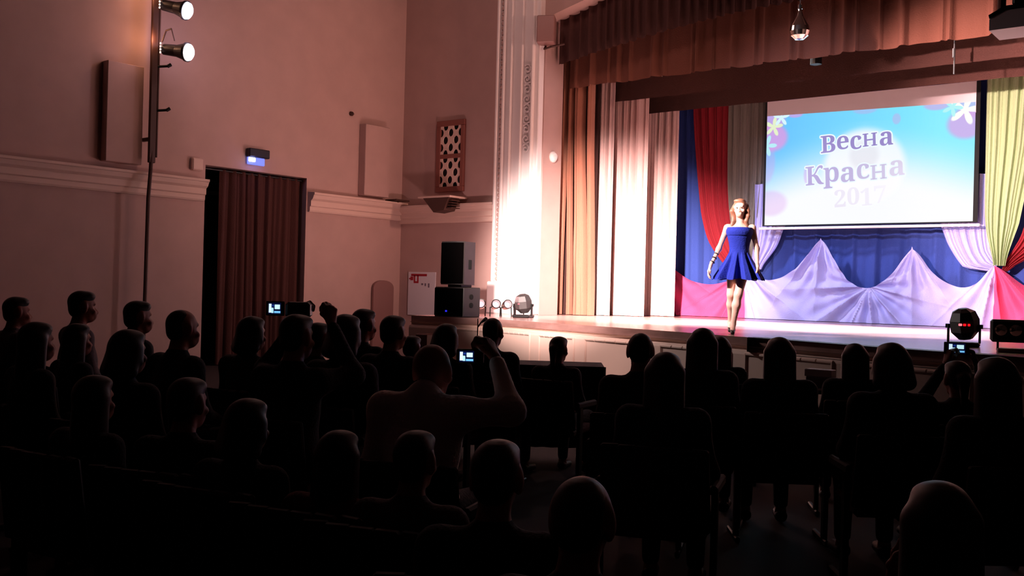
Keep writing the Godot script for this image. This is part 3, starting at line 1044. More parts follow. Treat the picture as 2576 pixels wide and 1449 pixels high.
func stage_cloths() -> void:
	var s := STAGE + 0.01
	var hc := thing("house_curtain", "tan house curtain gathered beside the left jamb of the stage", "curtain")
	obj("fold_gap_backing", hang(Vector3(-12.1, s, -16.78), Vector3(-10.98, s, -16.7), 7.0, 6.0, 0.03, 1.0, 0.0, 80), M.fold_shade_velvet, hc)  # added dark backing; its colour gives the gaps between folds their shade
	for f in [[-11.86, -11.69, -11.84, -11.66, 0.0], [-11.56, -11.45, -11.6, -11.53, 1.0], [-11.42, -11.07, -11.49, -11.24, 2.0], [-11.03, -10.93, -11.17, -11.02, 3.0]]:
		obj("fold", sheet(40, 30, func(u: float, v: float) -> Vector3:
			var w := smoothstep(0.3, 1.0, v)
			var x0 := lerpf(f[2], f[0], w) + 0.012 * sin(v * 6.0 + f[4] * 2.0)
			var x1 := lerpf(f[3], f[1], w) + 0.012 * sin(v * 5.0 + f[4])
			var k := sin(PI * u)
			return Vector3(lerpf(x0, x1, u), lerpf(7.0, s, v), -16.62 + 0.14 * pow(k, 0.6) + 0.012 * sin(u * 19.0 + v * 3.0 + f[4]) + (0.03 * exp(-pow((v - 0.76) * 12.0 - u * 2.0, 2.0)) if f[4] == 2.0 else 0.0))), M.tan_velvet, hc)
	drape("wing_curtain", "pale wing curtain nearest the tan house curtain", pleated(Vector3(-11.6, s, -16.98), Vector3(-10.74, s, -16.92), 7.0, [[0.2, 0.03, 0.0], [0.43, 0.02, 0.0], [0.66, 0.03, 0.0]], 0.26, 2.0), M.wing, "curtain", "pale wing curtains at stage left")
	drape("wing_curtain", "pale wing curtain in the middle of the three at the left", pleated(Vector3(-11.2, s, -17.42), Vector3(-10.23, s, -17.38), 7.0, [[0.1, 0.04, 0.0], [0.32, 0.03, 0.0], [0.46, 0.035, 0.02], [0.6, 0.04, 0.0], [0.85, 0.02, 0.0]], 0.12, 3.7), M.wing, "curtain", "pale wing curtains at stage left")
	drape("wing_curtain", "pale wing curtain farthest back, beside the blue backdrop", pleated(Vector3(-11.1, s, -18.42), Vector3(-10.1, s, -18.38), 7.0, [[0.2, 0.04, 0.0], [0.48, 0.03, 0.0], [0.62, 0.03, 0.0], [0.8, 0.025, 0.0]], 0.12, 5.1), M.wing, "curtain", "pale wing curtains at stage left")
	for k in 3:   # the same legs at the other side of the stage, outside the picture
		drape("wing_curtain", ["pale wing curtain at the right side near the arch", "pale wing curtain at the right side in the middle", "pale wing curtain at the right side at the rear"][k], hang(Vector3(-2.9 - 0.0 * k, s, -16.5 - 0.95 * k), Vector3(-1.9, s, -16.5 - 0.95 * k), 7.0, 5.0, 0.07, 1.1 + k), M.wing, "curtain", "pale wing curtains at stage right")
	# borders over the stage
	var head := [Vector2(-11.54, 6.86), Vector2(-10.66, 7.07), Vector2(-9.6, 7.5), Vector2(-8.2, 7.75), Vector2(-5.0, 7.75), Vector2(-3.6, 7.5), Vector2(-2.54, 7.07), Vector2(-1.66, 6.86)]
	drape("pleated_valance", "dark brown pleated valance across the top of the stage arch", sheet(700, 8, func(u: float, v: float) -> Vector3:
		var x := lerpf(-11.5, -1.7, u)
		var k := clampf((x + 11.5) / 4.9, 0.0, 2.0)
		var hem := 6.0 + 0.5 * sin(k * PI / 2.0) + 0.012 * sin(x * 31.0)
		return Vector3(x, lerpf(along(head, x) - 0.012, hem, v), -16.0 + 0.1 * pow(1.0 - absf(sin(x * 16.0 + 0.8 * sin(x * 3.1))), 1.6) + 0.015 * sin(x * 11.0))), M.shaded_valance_velvet)
	drape("stage_border", "brown border curtain with a lit lower hem below the pleated valance", sheet(360, 12, func(u: float, v: float) -> Vector3:
		var x := lerpf(-11.5, -1.7, u)
		return Vector3(x, lerpf(7.9, 5.62 + 0.012 * sin(x * 5.1), v), -16.42 + (0.12 * exp(-pow(sin(x * 4.3 + 0.6 * sin(x * 1.7)) * 5.0, 2.0)) + 0.09 * exp(-pow(sin(x * 6.1 + 1.0 + sin(x * 2.3)) * 8.0, 2.0)) + 0.025 * fold(x * 1.2, 0.3)) * (0.6 + 0.4 * v))), M.brown_velvet, "curtain", "brown borders over the stage")
	drape("stage_border", "dark brown border curtain just above the white screen", sheet(240, 8, func(u: float, v: float) -> Vector3:
		var x := lerpf(-11.05, -1.4, u)
		return Vector3(x, lerpf(7.9, 5.44, v), -17.3 + 0.02 * fold(x * 1.1, 2.3))), M.dark_velvet, "curtain", "brown borders over the stage")
	drape("stage_border", "rearmost brown border meeting the top of the screen", sheet(240, 8, func(u: float, v: float) -> Vector3:
		var x := lerpf(-10.85, -1.4, u)
		return Vector3(x, lerpf(7.9, 5.335, v), -18.3 + 0.02 * fold(x * 1.1, 4.3))), M.dark_velvet, "curtain", "brown borders over the stage")
	# backdrop
	drape("backdrop_curtain", "blue backdrop curtain behind the swags", hang(Vector3(-13.6, s, -20.0), Vector3(0.4, s, -20.0), 7.0, 34.0, 0.05, 0.9, 0.0, 520, 8), M.blue)
	drape("red_drape", "dark red drape narrowing down to the left tie", gathered([Vector2(-10.55, 6.6), Vector2(-10.54, 5.65), Vector2(-10.44, 4.54), Vector2(-10.28, 3.3), Vector2(-10.07, 2.68), Vector2(-9.62, 2.1), Vector2(-9.2, 1.97)], [Vector2(-9.62, 6.6), Vector2(-9.62, 5.6), Vector2(-9.6, 3.6), Vector2(-9.4, 2.6), Vector2(-9.1, 2.05)], -19.86, 5.0, 0.05, 1.0), M.red, "drape")
	drape("grey_drape", "grey beige drape between the red drape and the screen", gathered([Vector2(-9.66, 6.6), Vector2(-9.64, 4.0), Vector2(-9.5, 2.9), Vector2(-9.1, 2.05)], [Vector2(-8.7, 6.6), Vector2(-8.72, 4.0), Vector2(-8.85, 2.9), Vector2(-9.0, 2.05)], -19.8, 6.0, 0.05, 2.0), M.grey_drape, "drape")
	drape("lilac_drape", "lilac drape under the left corner of the screen", gathered([Vector2(-8.98, 3.9), Vector2(-8.96, 2.9), Vector2(-9.02, 2.1)], [Vector2(-8.0, 3.9), Vector2(-8.3, 3.0), Vector2(-8.47, 2.58), Vector2(-8.8, 2.1)], -19.74, 4.5, 0.045, 3.0), M.lilac, "drape", "lilac drapes below the screen")
	drape("lilac_drape", "lilac drape under the right corner of the screen", gathered([Vector2(-5.45, 3.9), Vector2(-5.23, 2.95), Vector2(-5.07, 2.56), Vector2(-4.8, 2.16), Vector2(-4.36, 2.1)], [Vector2(-4.35, 3.9), Vector2(-4.38, 2.95), Vector2(-4.35, 2.5), Vector2(-4.22, 2.24)], -19.74, 5.5, 0.05, 4.0), M.lilac, "drape", "lilac drapes below the screen")
	drape("green_drape", "pale green drape tied at the right of the screen", gathered([Vector2(-4.46, 6.6), Vector2(-4.45, 3.6), Vector2(-4.42, 2.9), Vector2(-4.27, 2.2)], [Vector2(-3.45, 6.6), Vector2(-3.6, 4.4), Vector2(-3.85, 2.95), Vector2(-4.06, 2.2)], -19.62, 6.5, 0.05, 5.0), M.green, "drape")
	drape("red_drape", "red drape sweeping in from the right to the tie", gathered([Vector2(-3.6, 6.6), Vector2(-3.66, 3.6), Vector2(-3.84, 2.75), Vector2(-4.15, 2.12)], [Vector2(-2.9, 6.6), Vector2(-3.0, 3.6), Vector2(-3.3, 2.6), Vector2(-4.05, 2.1)], -19.72, 5.0, 0.05, 6.0), M.red, "drape")
	var pipe := begin()
	rod(pipe, Vector3(-13.0, 6.6, -19.7), Vector3(0.2, 6.6, -19.7), 0.03)
	for x in [-12.0, -6.5, -1.0]:
		rod(pipe, Vector3(x, 6.6, -19.7), Vector3(x, 9.5, -19.7), 0.01, 6)
	tag(obj("drape_pipe", done(pipe), M.black_metal), "black pipe hung above the stage that carries the drapes", "pipe")
	var z := -19.6
	drape("pink_swag", "pink swag along the stage floor at the left", swag([Vector2(-11.3, 2.3), Vector2(-10.82, 2.08), Vector2(-10.35, 1.83), Vector2(-9.87, 1.76), Vector2(-9.4, 1.86), Vector2(-9.05, 2.05)], s, z, [Vector2(-11.3, 2.4), Vector2(-9.05, 2.1)], 0.5, -11.3, -9.05), M.pink, "swag")
	drape("pink_swag", "red pink swag falling to the floor right of the tie", swag([Vector2(-4.24, 2.2), Vector2(-3.7, 1.82), Vector2(-3.2, 1.75), Vector2(-2.4, 2.2)], s, z, [Vector2(-4.24, 2.24), Vector2(-2.4, 2.25)], 1.5, -4.24, -2.4), M.pink, "swag")
	drape("lilac_swag", "long lilac swag with two peaks below the screen", swag([Vector2(-9.25, 2.1), Vector2(-9.0, 1.96), Vector2(-8.53, 1.88), Vector2(-7.98, 2.1), Vector2(-7.7, 2.42), Vector2(-7.482, 2.7), Vector2(-7.46, 2.7), Vector2(-7.23, 2.36), Vector2(-6.92, 1.88), Vector2(-6.48, 1.755), Vector2(-6.07, 2.02), Vector2(-5.7, 2.5), Vector2(-5.67, 2.5), Vector2(-5.27, 2.03), Vector2(-4.91, 1.81), Vector2(-4.57, 1.86), Vector2(-4.23, 2.22)], s, z, [Vector2(-9.2, 2.15), Vector2(-7.47, 2.72), Vector2(-6.5, 1.78), Vector2(-5.685, 2.52), Vector2(-4.22, 2.26)], 0.0, -9.2, -4.21), M.lilac, "swag")

# ---------------------------------------------------------------- projection screen
func screen() -> void:
	var z := -19.5
	var t := thing("projection_screen", "white projection screen lit with a blue spring picture", "screen", Vector3.ZERO)
	var st := begin()
	add_box(st, Vector3(-8.7, 2.99, z - 0.03), Vector3(-4.53, 5.58, z - 0.012), 0.0)
	obj("border", done(st), M.black, t)
	var cloth_m := mat(Color(0.85, 0.8, 0.82), 0.8)
	obj("cloth", box(Vector3(-8.65, 5.0, z - 0.012), Vector3(-4.6, 5.58, z - 0.004), 0.0), cloth_m, t)
	# the projected picture, a flat lit surface
	var w := 640
	var h := 360
	var im := Image.create(w, h, false, Image.FORMAT_RGB8)
	for y in h:
		for x in w:
			var u := float(x) / w
			var v := float(y) / h
			var c := Color(0.42, 0.78, 1.0).lerp(Color(0.52, 0.93, 1.0), clampf(u * 1.3 - 0.1, 0, 1))
			c = c.lerp(Color(0.97, 0.98, 1.0), smoothstep(0.2, 0.8, v - 0.14 * (1.0 - 2.0 * absf(u - 0.55)) * 0.0 + 0.18 * (1.0 - 3.0 * absf(u - 0.5)) * float(v > 0.1)))
			var dd := Vector2((u - 0.5) / 0.2, (v - 0.5) / 0.34).length()
			c = c.lerp(Color(0.99, 0.985, 1.0), 0.85 * (1.0 - smoothstep(0.85, 1.1, dd)))
			c = c.lerp(Color(0.86, 0.86, 0.9), 0.5 * (1.0 - smoothstep(0.05, 0.09, Vector2((u - 0.5), (v - 0.4) * 0.56).length())))
			for b in [[0.03, 0.02, 0.07, 0.12, 0.75], [0.03, 0.2, 0.085, 0.13, 0.85], [0.0, 0.42, 0.05, 0.2, 0.35], [0.96, 0.18, 0.085, 0.13, 0.75], [0.985, 0.03, 0.07, 0.1, 0.5], [0.83, 0.0, 0.06, 0.05, 0.6], [0.15, 0.0, 0.04, 0.03, 0.7], [0.5, 0.0, 0.06, 0.04, 0.35], [0.03, 0.8, 0.09, 0.12, 0.35], [0.65, 0.1, 0.02, 0.05, 0.4], [0.22, 0.55, 0.02, 0.09, 0.4]]:
				var q := Vector2((u - b[0]) / b[2], (v - b[1]) / b[3]).length()
				c = c.lerp(Color(0.86, 0.62, 0.9), b[4] * (1.0 - smoothstep(0.75, 1.15, q)))
			# leaf rosettes in the top corners
			for f in [[0.035, 0.1, 0.055, Color(0.9, 0.95, 0.8)], [0.0, 0.27, 0.06, Color(0.72, 0.93, 0.98)], [0.955, 0.06, 0.08, Color(0.98, 0.99, 0.98)], [0.9, 0.03, 0.05, Color(0.7, 0.96, 0.97)], [0.075, 0.02, 0.05, Color(0.85, 0.97, 1.0)]]:
				var r := Vector2(u - f[0], (v - f[1]) * 0.56)
				var lobes: float = f[2] * (0.62 + 0.38 * cos(r.angle() * 5.0 + f[0] * 20.0))
				c = c.lerp(f[3], 1.0 - smoothstep(lobes * 0.85, lobes, r.length()))
			im.set_pixel(x, y, c)
	var pic := mat(Color(0.02, 0.02, 0.02), 0.9)
	pic.emission_enabled = true
	pic.emission_texture = ImageTexture.create_from_image(im)
	pic.emission = Color.BLACK
	pic.emission_energy_multiplier = 1.0
	var img := sheet(2, 2, func(u: float, v: float) -> Vector3:
		return Vector3(lerpf(-8.645, -4.605, u), lerpf(lerpf(5.28, 5.2, u), 3.01, v), z - 0.002))
	var slide := obj("picture", img, pic, t)
	st = begin()
	for x in [-8.3, -4.9]:
		rod(st, Vector3(x, 5.57, z - 0.02), Vector3(x, 9.5, z - 0.02), 0.008, 6)
	obj("hanging_wire", done(st), M.black_metal, t)
	obj("bottom_bar", box(Vector3(-8.76, 2.915, z - 0.02), Vector3(-4.48, 2.965, z + 0.03), 0.01), M.paper, t)
	# the lettering of the slide
	var face := SystemFont.new()
	face.font_names = PackedStringArray(["Droid Serif"])
	face.font_weight = 700
	var purple := Color(0.56, 0.5, 0.76)
	for row in [["Весна", Vector3(-7.5, 4.6, z), 0.06, 0.0048, purple, purple, 0.54], ["Красна", Vector3(-7.8, 3.98, z), 0.05, 0.0053, Color(0.66, 0.6, 0.8), Color(0.84, 0.82, 0.9), 0.52], ["2017", Vector3(-7.2, 3.5, z), 0.03, 0.0047, Color(0.9, 0.88, 0.93), Color(0.95, 0.94, 0.97), 0.45]]:
		var x := 0.0
		var word: String = row[0]
		for i in word.length():
			var tm: Mesh = letter(word[i], face, row[3])
			var col: Color = row[4].lerp(row[5], float(i) / word.length())
			var adv: float = face.get_string_size(word[i], HORIZONTAL_ALIGNMENT_LEFT, -1, 100).x * row[3]
			var p: Vector3 = row[1] + Vector3(x, x * row[2] + (0.03 if i % 2 else 0.0), 0.004)
			if row[0] != "2017":
				var os := SurfaceTool.new()
				os.begin(Mesh.PRIMITIVE_TRIANGLES)
				for q in 12:
					os.append_from(tm, 0, Transform3D(Basis(), Vector3(0.026 * cos(TAU * q / 12.0), 0.026 * sin(TAU * q / 12.0), 0)))
				var ol := os.commit()
				var oo := obj("letter_outline", ol, glow(Color(0.93, 0.97, 1.0), 1.0), slide)
				oo.position = p + Vector3(0, 0, -0.0025)
				oo.rotation.z = 0.05
			var lo := obj("letter", tm, glow(col, 1.0), slide)
			lo.position = p
			lo.rotation.z = 0.05
			x += adv * 0.98

# one letter as a thin solid; the small en is built from strokes
func letter(ch: String, face: Font, px: float) -> Mesh:
	if ch == "н":
		var st := begin()
		var k := px * 100.0
		for b in [[0.09, 0.0, 0.2, 0.53], [0.44, 0.0, 0.55, 0.53], [0.2, 0.23, 0.44, 0.29], [0.03, 0.0, 0.26, 0.045], [0.38, 0.0, 0.61, 0.045], [0.03, 0.485, 0.26, 0.53], [0.38, 0.485, 0.61, 0.53]]:
			add_box(st, Vector3(b[0], b[1] - 0.36, 0) * k, Vector3(b[2] * k, (b[3] - 0.36) * k, 0.002), 0.0)
		return done(st)
	var tm := TextMesh.new()
	tm.text = ch
	tm.font = face
	tm.font_size = 100
	tm.pixel_size = px
	tm.depth = 0.002
	tm.horizontal_alignment = HORIZONTAL_ALIGNMENT_LEFT
	tm.vertical_alignment = VERTICAL_ALIGNMENT_CENTER
	return tm

# ---------------------------------------------------------------- things on the walls of the hall
func stage_lamp(called_label: String, rear: Vector3, dir: Vector3, c: Color) -> void:
	var t := thing("stage_lamp", called_label, "stage light", rear, 0.0, "lit stage lamps on the wall pole")
	var f := frame_to(Vector3.ZERO, dir)
	var st := begin()
	lathe(st, [Vector2(0, 0), Vector2(0.075, 0.0), Vector2(0.09, 0.02), Vector2(0.1, 0.26), Vector2(0.11, 0.3), Vector2(0.145, 0.43), Vector2(0.16, 0.43), Vector2(0.16, 0.47), Vector2(0.145, 0.47), Vector2(0.14, 0.44)], 24, f)
	var hs := obj("housing", done(st), M.lamp_metal, t)
	st = begin()
	lathe(st, [Vector2(0.144, 0.455), Vector2(0.135, 0.5), Vector2(0.1, 0.53), Vector2(0.05, 0.545), Vector2(0, 0.55)], 24, f)
	obj("lens_lamp", done(st), glow(c, 5.0), hs)
	for k in 4:   # the hot slots at the rear of the housing
		st = begin()
		cbox(st, Vector3(0.03, 0.02, 0.034), 0.008, Transform3D(f.basis, Vector3(0.06, 0.075 - 0.05 * k, 0.085)))
		obj("vent_light", done(st), glow(Color(1.0, 0.86, 0.8), 1.6), hs)
	st = begin()
	path_tube(st, [Vector3(0.0, 0.12, 0.02), Vector3(0.08, 0.3, 0.0), Vector3(0.2, 0.32, -0.02)], 0.014)
	path_tube(st, [Vector3(0.2, 0.32, -0.02), Vector3(0.24, 0.12, -0.06)], 0.01)
	obj("yoke", done(st), M.brown_metal, t)

func fittings() -> void:
	var base: Vector3 = Vector3(-15.050, 3.098, -9.338)
	var px := -15.05
	var pz := base.z
	var t := thing("lamp_pole", "tall brown steel pole on the left wall carrying two lit lamps", "pole", Vector3(px, 0, pz))
	var st := begin()
	add_box(st, Vector3(-0.03, 3.5, -0.06), Vector3(0.03, 9.1, 0.06), 0.01)
	rod(st, Vector3(0.0, 3.6, -0.085), Vector3(0.0, 9.1, -0.085), 0.02)
	obj("upright", done(st), M.brown_metal, t)
	st = begin()
	path_tube(st, [Vector3(0.0, 3.7, 0.0), Vector3(0.02, 3.4, 0.02), Vector3(0.0, 2.9, 0.04), Vector3(0.0, 0.02, 0.06)], 0.032)
	obj("lower_cable", done(st), M.brown_metal, t)
	for y in [3.9, 6.6, 8.4]:
		st = begin()
		add_box(st, Vector3(-0.295, y - 0.03, -0.03), Vector3(-0.02, y + 0.03, 0.03))
		obj("bracket", done(st), M.brown_metal, t)
	for y in [5.12, 4.38]:
		st = begin()
		rod(st, Vector3(0.0, y, -0.05), Vector3(0.1, y + 0.03, -0.22), 0.022)
		rod(st, Vector3(0.09, y + 0.02, -0.2), Vector3(0.11, y + 0.06, -0.25), 0.03)
		obj("peg", done(st), M.black_metal, t)
	stage_lamp("upper lit stage lamp on the wall pole, cut by the picture top", Vector3(-14.920, 6.137, -9.380), Vector3(0.86, -0.24, -0.42), Color(0.93, 0.93, 1.0))
	stage_lamp("lower lit stage lamp on the wall pole, above the empty pegs", Vector3(-14.920, 5.401, -9.417), Vector3(0.88, -0.13, -0.42), Color(1.0, 0.96, 0.97))
	var lo: Vector3 = Vector3(-14.920, 5.401, -9.417)
	omni("lamp_leak", lo + Vector3(-0.02, 0.16, 0.2), Color(1.0, 0.72, 0.55), 0.16, 0.03)
	var up: Vector3 = Vector3(-14.920, 6.137, -9.380)
	omni("lamp_leak", up + Vector3(-0.02, 0.16, 0.2), Color(1.0, 0.72, 0.55), 0.14, 0.03)
	var ft: Vector3 = Vector3(-14.400, 5.604, -9.640)
	omni("lamp_spill", ft, Color(0.95, 0.84, 0.95), 0.28, 0.1)
	# exit light over the doorway
	t = thing("exit_light", "small dark exit light box glowing blue white above the doorway", "exit light", Vector3(WALL_X, 0, 0))
	obj("case", box(Vector3(0, 3.88, -11.93), Vector3(0.12, 4.04, -11.46), 0.015), M.lamp_metal, t)
	obj("sign_light", box(Vector3(0.02, 3.74, -11.86), Vector3(0.06, 3.88, -11.47), 0.012), glow(Color(0.5, 0.55, 1.0), 1.1), t)
	obj("bulb_light", box(Vector3(0.06, 3.79, -11.62), Vector3(0.1, 3.87, -11.47), 0.02), glow(Color(1, 1, 1), 3.0), t)
	omni("exit_glow", Vector3(WALL_X + 0.16, 3.8, -11.6), Color(0.55, 0.6, 1.0), 0.03, 0.03)
	# junction box, sensor, small bracket
	var o := obj("junction_box", box(Vector3(WALL_X, 3.5, -10.5), Vector3(WALL_X + 0.09, 3.72, -10.28), 0.02), M.trim)
	tag(o, "small pale box on the wall left of the doorway top", "wall box")
	st = begin()
	lathe(st, [Vector2(0, 0), Vector2(0.045, 0), Vector2(0.045, 0.05), Vector2(0.02, 0.09), Vector2(0, 0.09)], 12, frame_to(Vector3(WALL_X, 5.08, -14.04), Vector3(WALL_X + 0.1, 5.06, -14.04)))
	o = obj("wall_sensor", done(st), M.brown_metal)
	tag(o, "tiny round brown sensor alone on the upper left wall", "sensor")
	st = begin()
	add_box(st, Vector3(WALL_X, 3.37, -15.5), Vector3(WALL_X + 0.34, 3.4, -15.1), 0.004)
	prism(st, PackedVector2Array([Vector2(0.0, 3.37), Vector2(0.0, 3.27), Vector2(0.28, 3.37)]), 0.03, Transform3D(Basis(), Vector3(WALL_X, 0, -15.3)))
	o = obj("small_shelf", done(st), M.brown_metal)
	tag(o, "small dark bracket shelf in the corner at moulding height", "shelf")
	# grille with two pierced squares
	t = thing("wall_grille", "tall framed wall grille with two pierced squares", "grille", Vector3.ZERO)
	obj("backing", box(Vector3(-14.28, 3.57, FRONT_Z + 0.002), Vector3(-13.56, 5.03, FRONT_Z + 0.02), 0), M.black, t)
	st = begin()
	for b in [[-14.31, 3.55, -13.53, 3.66], [-14.31, 4.93, -13.53, 5.05], [-14.31, 3.66, -14.19, 4.93], [-13.63, 3.66, -13.53, 4.93], [-14.19, 4.25, -13.63, 4.34]]:
		add_box(st, Vector3(b[0], b[1], FRONT_Z), Vector3(b[2], b[3], FRONT_Z + 0.07), 0.008)
	obj("frame", done(st), mat(Color(0.52, 0.3, 0.26), 0.7), t)
	for cy in [3.955, 4.635]:
		var comb := CSGCombiner3D.new()
		comb.name = "pierced_plate"
		t.add_child(comb, true)
		comb.position = Vector3(-13.91, cy, FRONT_Z + 0.045)
		var slab := CSGBox3D.new()
		slab.name = "plate"
		slab.size = Vector3(0.58, 0.6, 0.03)
		slab.material = M.trim
		comb.add_child(slab)
		for hpos in [[0, 0.155], [0, -0.155], [0.145, 0], [-0.145, 0], [0.27, 0.155], [-0.27, 0.155], [0.27, -0.155], [-0.27, -0.155], [0.145, 0.285], [-0.145, 0.285], [0.145, -0.285], [-0.145, -0.285]]:
			var hole := CSGCylinder3D.new()
			hole.name = "hole"
			hole.operation = CSGShape3D.OPERATION_SUBTRACTION
			hole.radius = 0.075
			hole.height = 0.2
			hole.sides = 12
			hole.material = M.trim
			comb.add_child(hole, true)
			hole.position = Vector3(hpos[0], hpos[1], 0)
			hole.rotation.x = PI / 2
			hole.scale = Vector3(0.95, 1, 1.12)
	# wall shelf with the boxy apparatus under it
	t = thing("wall_shelf", "pale wall shelf with a dark boxy apparatus slung under it", "shelf", Vector3.ZERO)
	obj("board", box(Vector3(-14.35, 3.38, FRONT_Z), Vector3(-13.45, 3.42, FRONT_Z + 0.55), 0.008), M.trim, t)
	st = begin()
	prism(st, PackedVector2Array([Vector2(-14.2, 3.375), Vector2(-13.9, 3.08), Vector2(-13.62, 3.12), Vector2(-13.5, 3.375)]), 0.34, Transform3D(Basis(), Vector3(0, 0, FRONT_Z + 0.2)))
	obj("apparatus", done(st), M.brown_metal, t)
	for k in 4:
		st = begin()
		add_box(st, Vector3(-13.6, 3.16 + 0.05 * k, FRONT_Z + 0.24), Vector3(-13.44, 3.18 + 0.05 * k, FRONT_Z + 0.5), 0.004)
		obj("fin", done(st), M.brown_metal, t)
	# loudspeaker and round detector on the stage jamb
	t = thing("jamb_speaker", "small flat box loudspeaker bracketed at the top of the arch jamb", "loudspeaker", Vector3(-11.5, 6.45, -15.62))
	st = begin()
	cbox(st, Vector3(0.34, 0.52, 0.3), 0.015, Transform3D(Basis(Vector3(0, 1, 0), 0.5), Vector3(0.1, 0.1, 0.2)))
	obj("case", done(st), M.fascia, t)
	st = begin()
	path_tube(st, [Vector3(-0.02, -0.12, 0.02), Vector3(0.03, -0.24, 0.16), Vector3(0.14, -0.2, 0.1), Vector3(0.3, -0.12, -0.12)], 0.02)
	obj("bracket", done(st), M.brown_metal, t)
	st = begin()
	var dz: Vector3 = Vector3(-11.540, 4.178, -15.923)
	lathe(st, [Vector2(0, 0), Vector2(0.11, 0), Vector2(0.11, 0.03), Vector2(0.07, 0.07), Vector2(0, 0.08)], 20, frame_to(dz, dz + Vector3(1, 0, 0)))
	o = obj("round_detector", done(st), M.white_paint)
	tag(o, "round pale disc on the stage jamb beside the tan curtain", "wall disc")
	# low arched board against the wall, poster board, crate
	st = begin()
	var ab := PackedVector2Array()
	for k in 13:
		var a := PI * k / 12.0
		ab.append(Vector2(0.3 * cos(a), 1.5 + 0.16 * sin(a)))
	ab.append(Vector2(-0.3, 0))
	ab.append(Vector2(0.3, 0))
	prism(st, ab, 0.06, Transform3D(Basis(Vector3(0, 0, -1), Vector3(0, 1, 0), Vector3(1, 0, 0)), Vector3(WALL_X + 0.02, 0, -15.05)))
	o = obj("arched_board", done(st), M.fascia)
	tag(o, "low brown board with a rounded top against the left wall", "board")
	t = thing("poster_board", "white poster board with red heading beside the black loudspeakers", "poster", Vector3(0, 0, FRONT_Z + 0.02))
	obj("sheet", box(Vector3(-15.05, 0.93, 0), Vector3(-14.25, 1.86, 0.02), 0.004), M.paper, t)
	for b in [[-15.02, 1.7, -14.98, 1.73], [-14.98, 1.68, -14.9, 1.76], [-14.88, 1.62, -14.84, 1.79], [-14.84, 1.62, -14.78, 1.66], [-14.78, 1.62, -14.74, 1.79], [-14.96, 1.77, -14.5, 1.82]]:
		obj("heading_mark", box(Vector3(b[0], b[1], 0.018), Vector3(b[2], b[3], 0.024), 0), M.red_print, t)
	for b in [[-14.66, 1.58, -14.6, 1.62], [-14.56, 1.56, -14.52, 1.62], [-14.46, 1.53, -14.42, 1.62]]:
		obj("text_mark", box(Vector3(b[0], b[1], 0.018), Vector3(b[2], b[3], 0.023), 0), M.grey_print, t)
	# hanging things over the stage front
	t = thing("pendant", "shiny teardrop glass pendant hanging before the brown border", "pendant", Vector3(-5.945, 5.44, -14.5))
	st = begin()
	lathe(st, [Vector2(0, 0), Vector2(0.07, 0.01), Vector2(0.13, 0.06), Vector2(0.152, 0.13), Vector2(0.14, 0.2), Vector2(0.1, 0.27), Vector2(0.055, 0.35), Vector2(0.03, 0.44), Vector2(0.025, 0.48), Vector2(0, 0.48)], 28)
	obj("drop", done(st), M.chrome, t)
	st = begin()
	lathe(st, [Vector2(0, 0.47), Vector2(0.035, 0.47), Vector2(0.035, 0.53), Vector2(0.01, 0.56), Vector2(0, 0.56)], 14)
	obj("cap", done(st), M.chrome, t)
	st = begin()
	rod(st, Vector3(0, 0.55, 0), Vector3(0, 3.76, 0), 0.006, 6)
	obj("wire", done(st), M.grey_plastic, t)
	t = thing("hanging_projector", "white and black projector hung from the ceiling at the right edge", "projector", Vector3(-2.1, 4.53, -12.0))
	st = begin()
	prism(st, PackedVector2Array([Vector2(-0.57, 0), Vector2(0.5, 0), Vector2(0.5, 0.2), Vector2(-0.4, 0.2), Vector2(-0.57, 0.12)]), 0.5, Transform3D(Basis(), Vector3(0, 0, -0.3)))
	obj("lower_case", done(st), M.paper, t)
	st = begin()
	prism(st, PackedVector2Array([Vector2(-0.57, 0.13), Vector2(-0.4, 0.21), Vector2(0.5, 0.21), Vector2(0.5, 0.25), Vector2(-0.42, 0.25), Vector2(-0.58, 0.17)]), 0.51, Transform3D(Basis(), Vector3(0, 0, -0.305)))
	obj("seam", done(st), M.black_plastic, t)
	st = begin()
	add_box(st, Vector3(-0.36, 0.25, -0.25), Vector3(0.45, 0.45, 0.15), 0.03)
	obj("upper_case", done(st), M.black_plastic, t)
	st = begin()
	rod(st, Vector3(-0.47, 0.2, 0.1), Vector3(-0.47, 4.67, 0.1), 0.045)
	obj("ceiling_pole", done(st), M.brown_wood, t)
	var hp: Vector3 = Vector3(-6.615, 5.714, -16.900)
	t = thing("border_spot", "small dark spotlight hanging at the hem of the brown border", "stage light", hp)
	st = begin()
	lathe(st, [Vector2(0, -0.12), Vector2(0.1, -0.1), Vector2(0.1, 0.08), Vector2(0.05, 0.12), Vector2(0, 0.12)], 14)
	obj("housing", done(st), M.black_metal, t)
	st = begin()
	rod(st, Vector3(0, 0.1, 0), Vector3(0, 1.2, 0), 0.012)
	obj("hanger", done(st), M.black_metal, t)
	var ha: Vector3 = Vector3(-4.312, 5.559, -16.800)
	var hb: Vector3 = Vector3(-4.303, 5.170, -16.800)
	st = begin()
	rod(st, hb, Vector3(ha.x, ha.y + 1.5, ha.z), 0.012)
	rod(st, ha + Vector3(0, 0.02, 0), ha - Vector3(0, 0.12, 0), 0.022)
	o = obj("hanging_cable", done(st), M.grey_plastic)
	tag(o, "thin pale cable hanging over the right part of the screen", "cable")

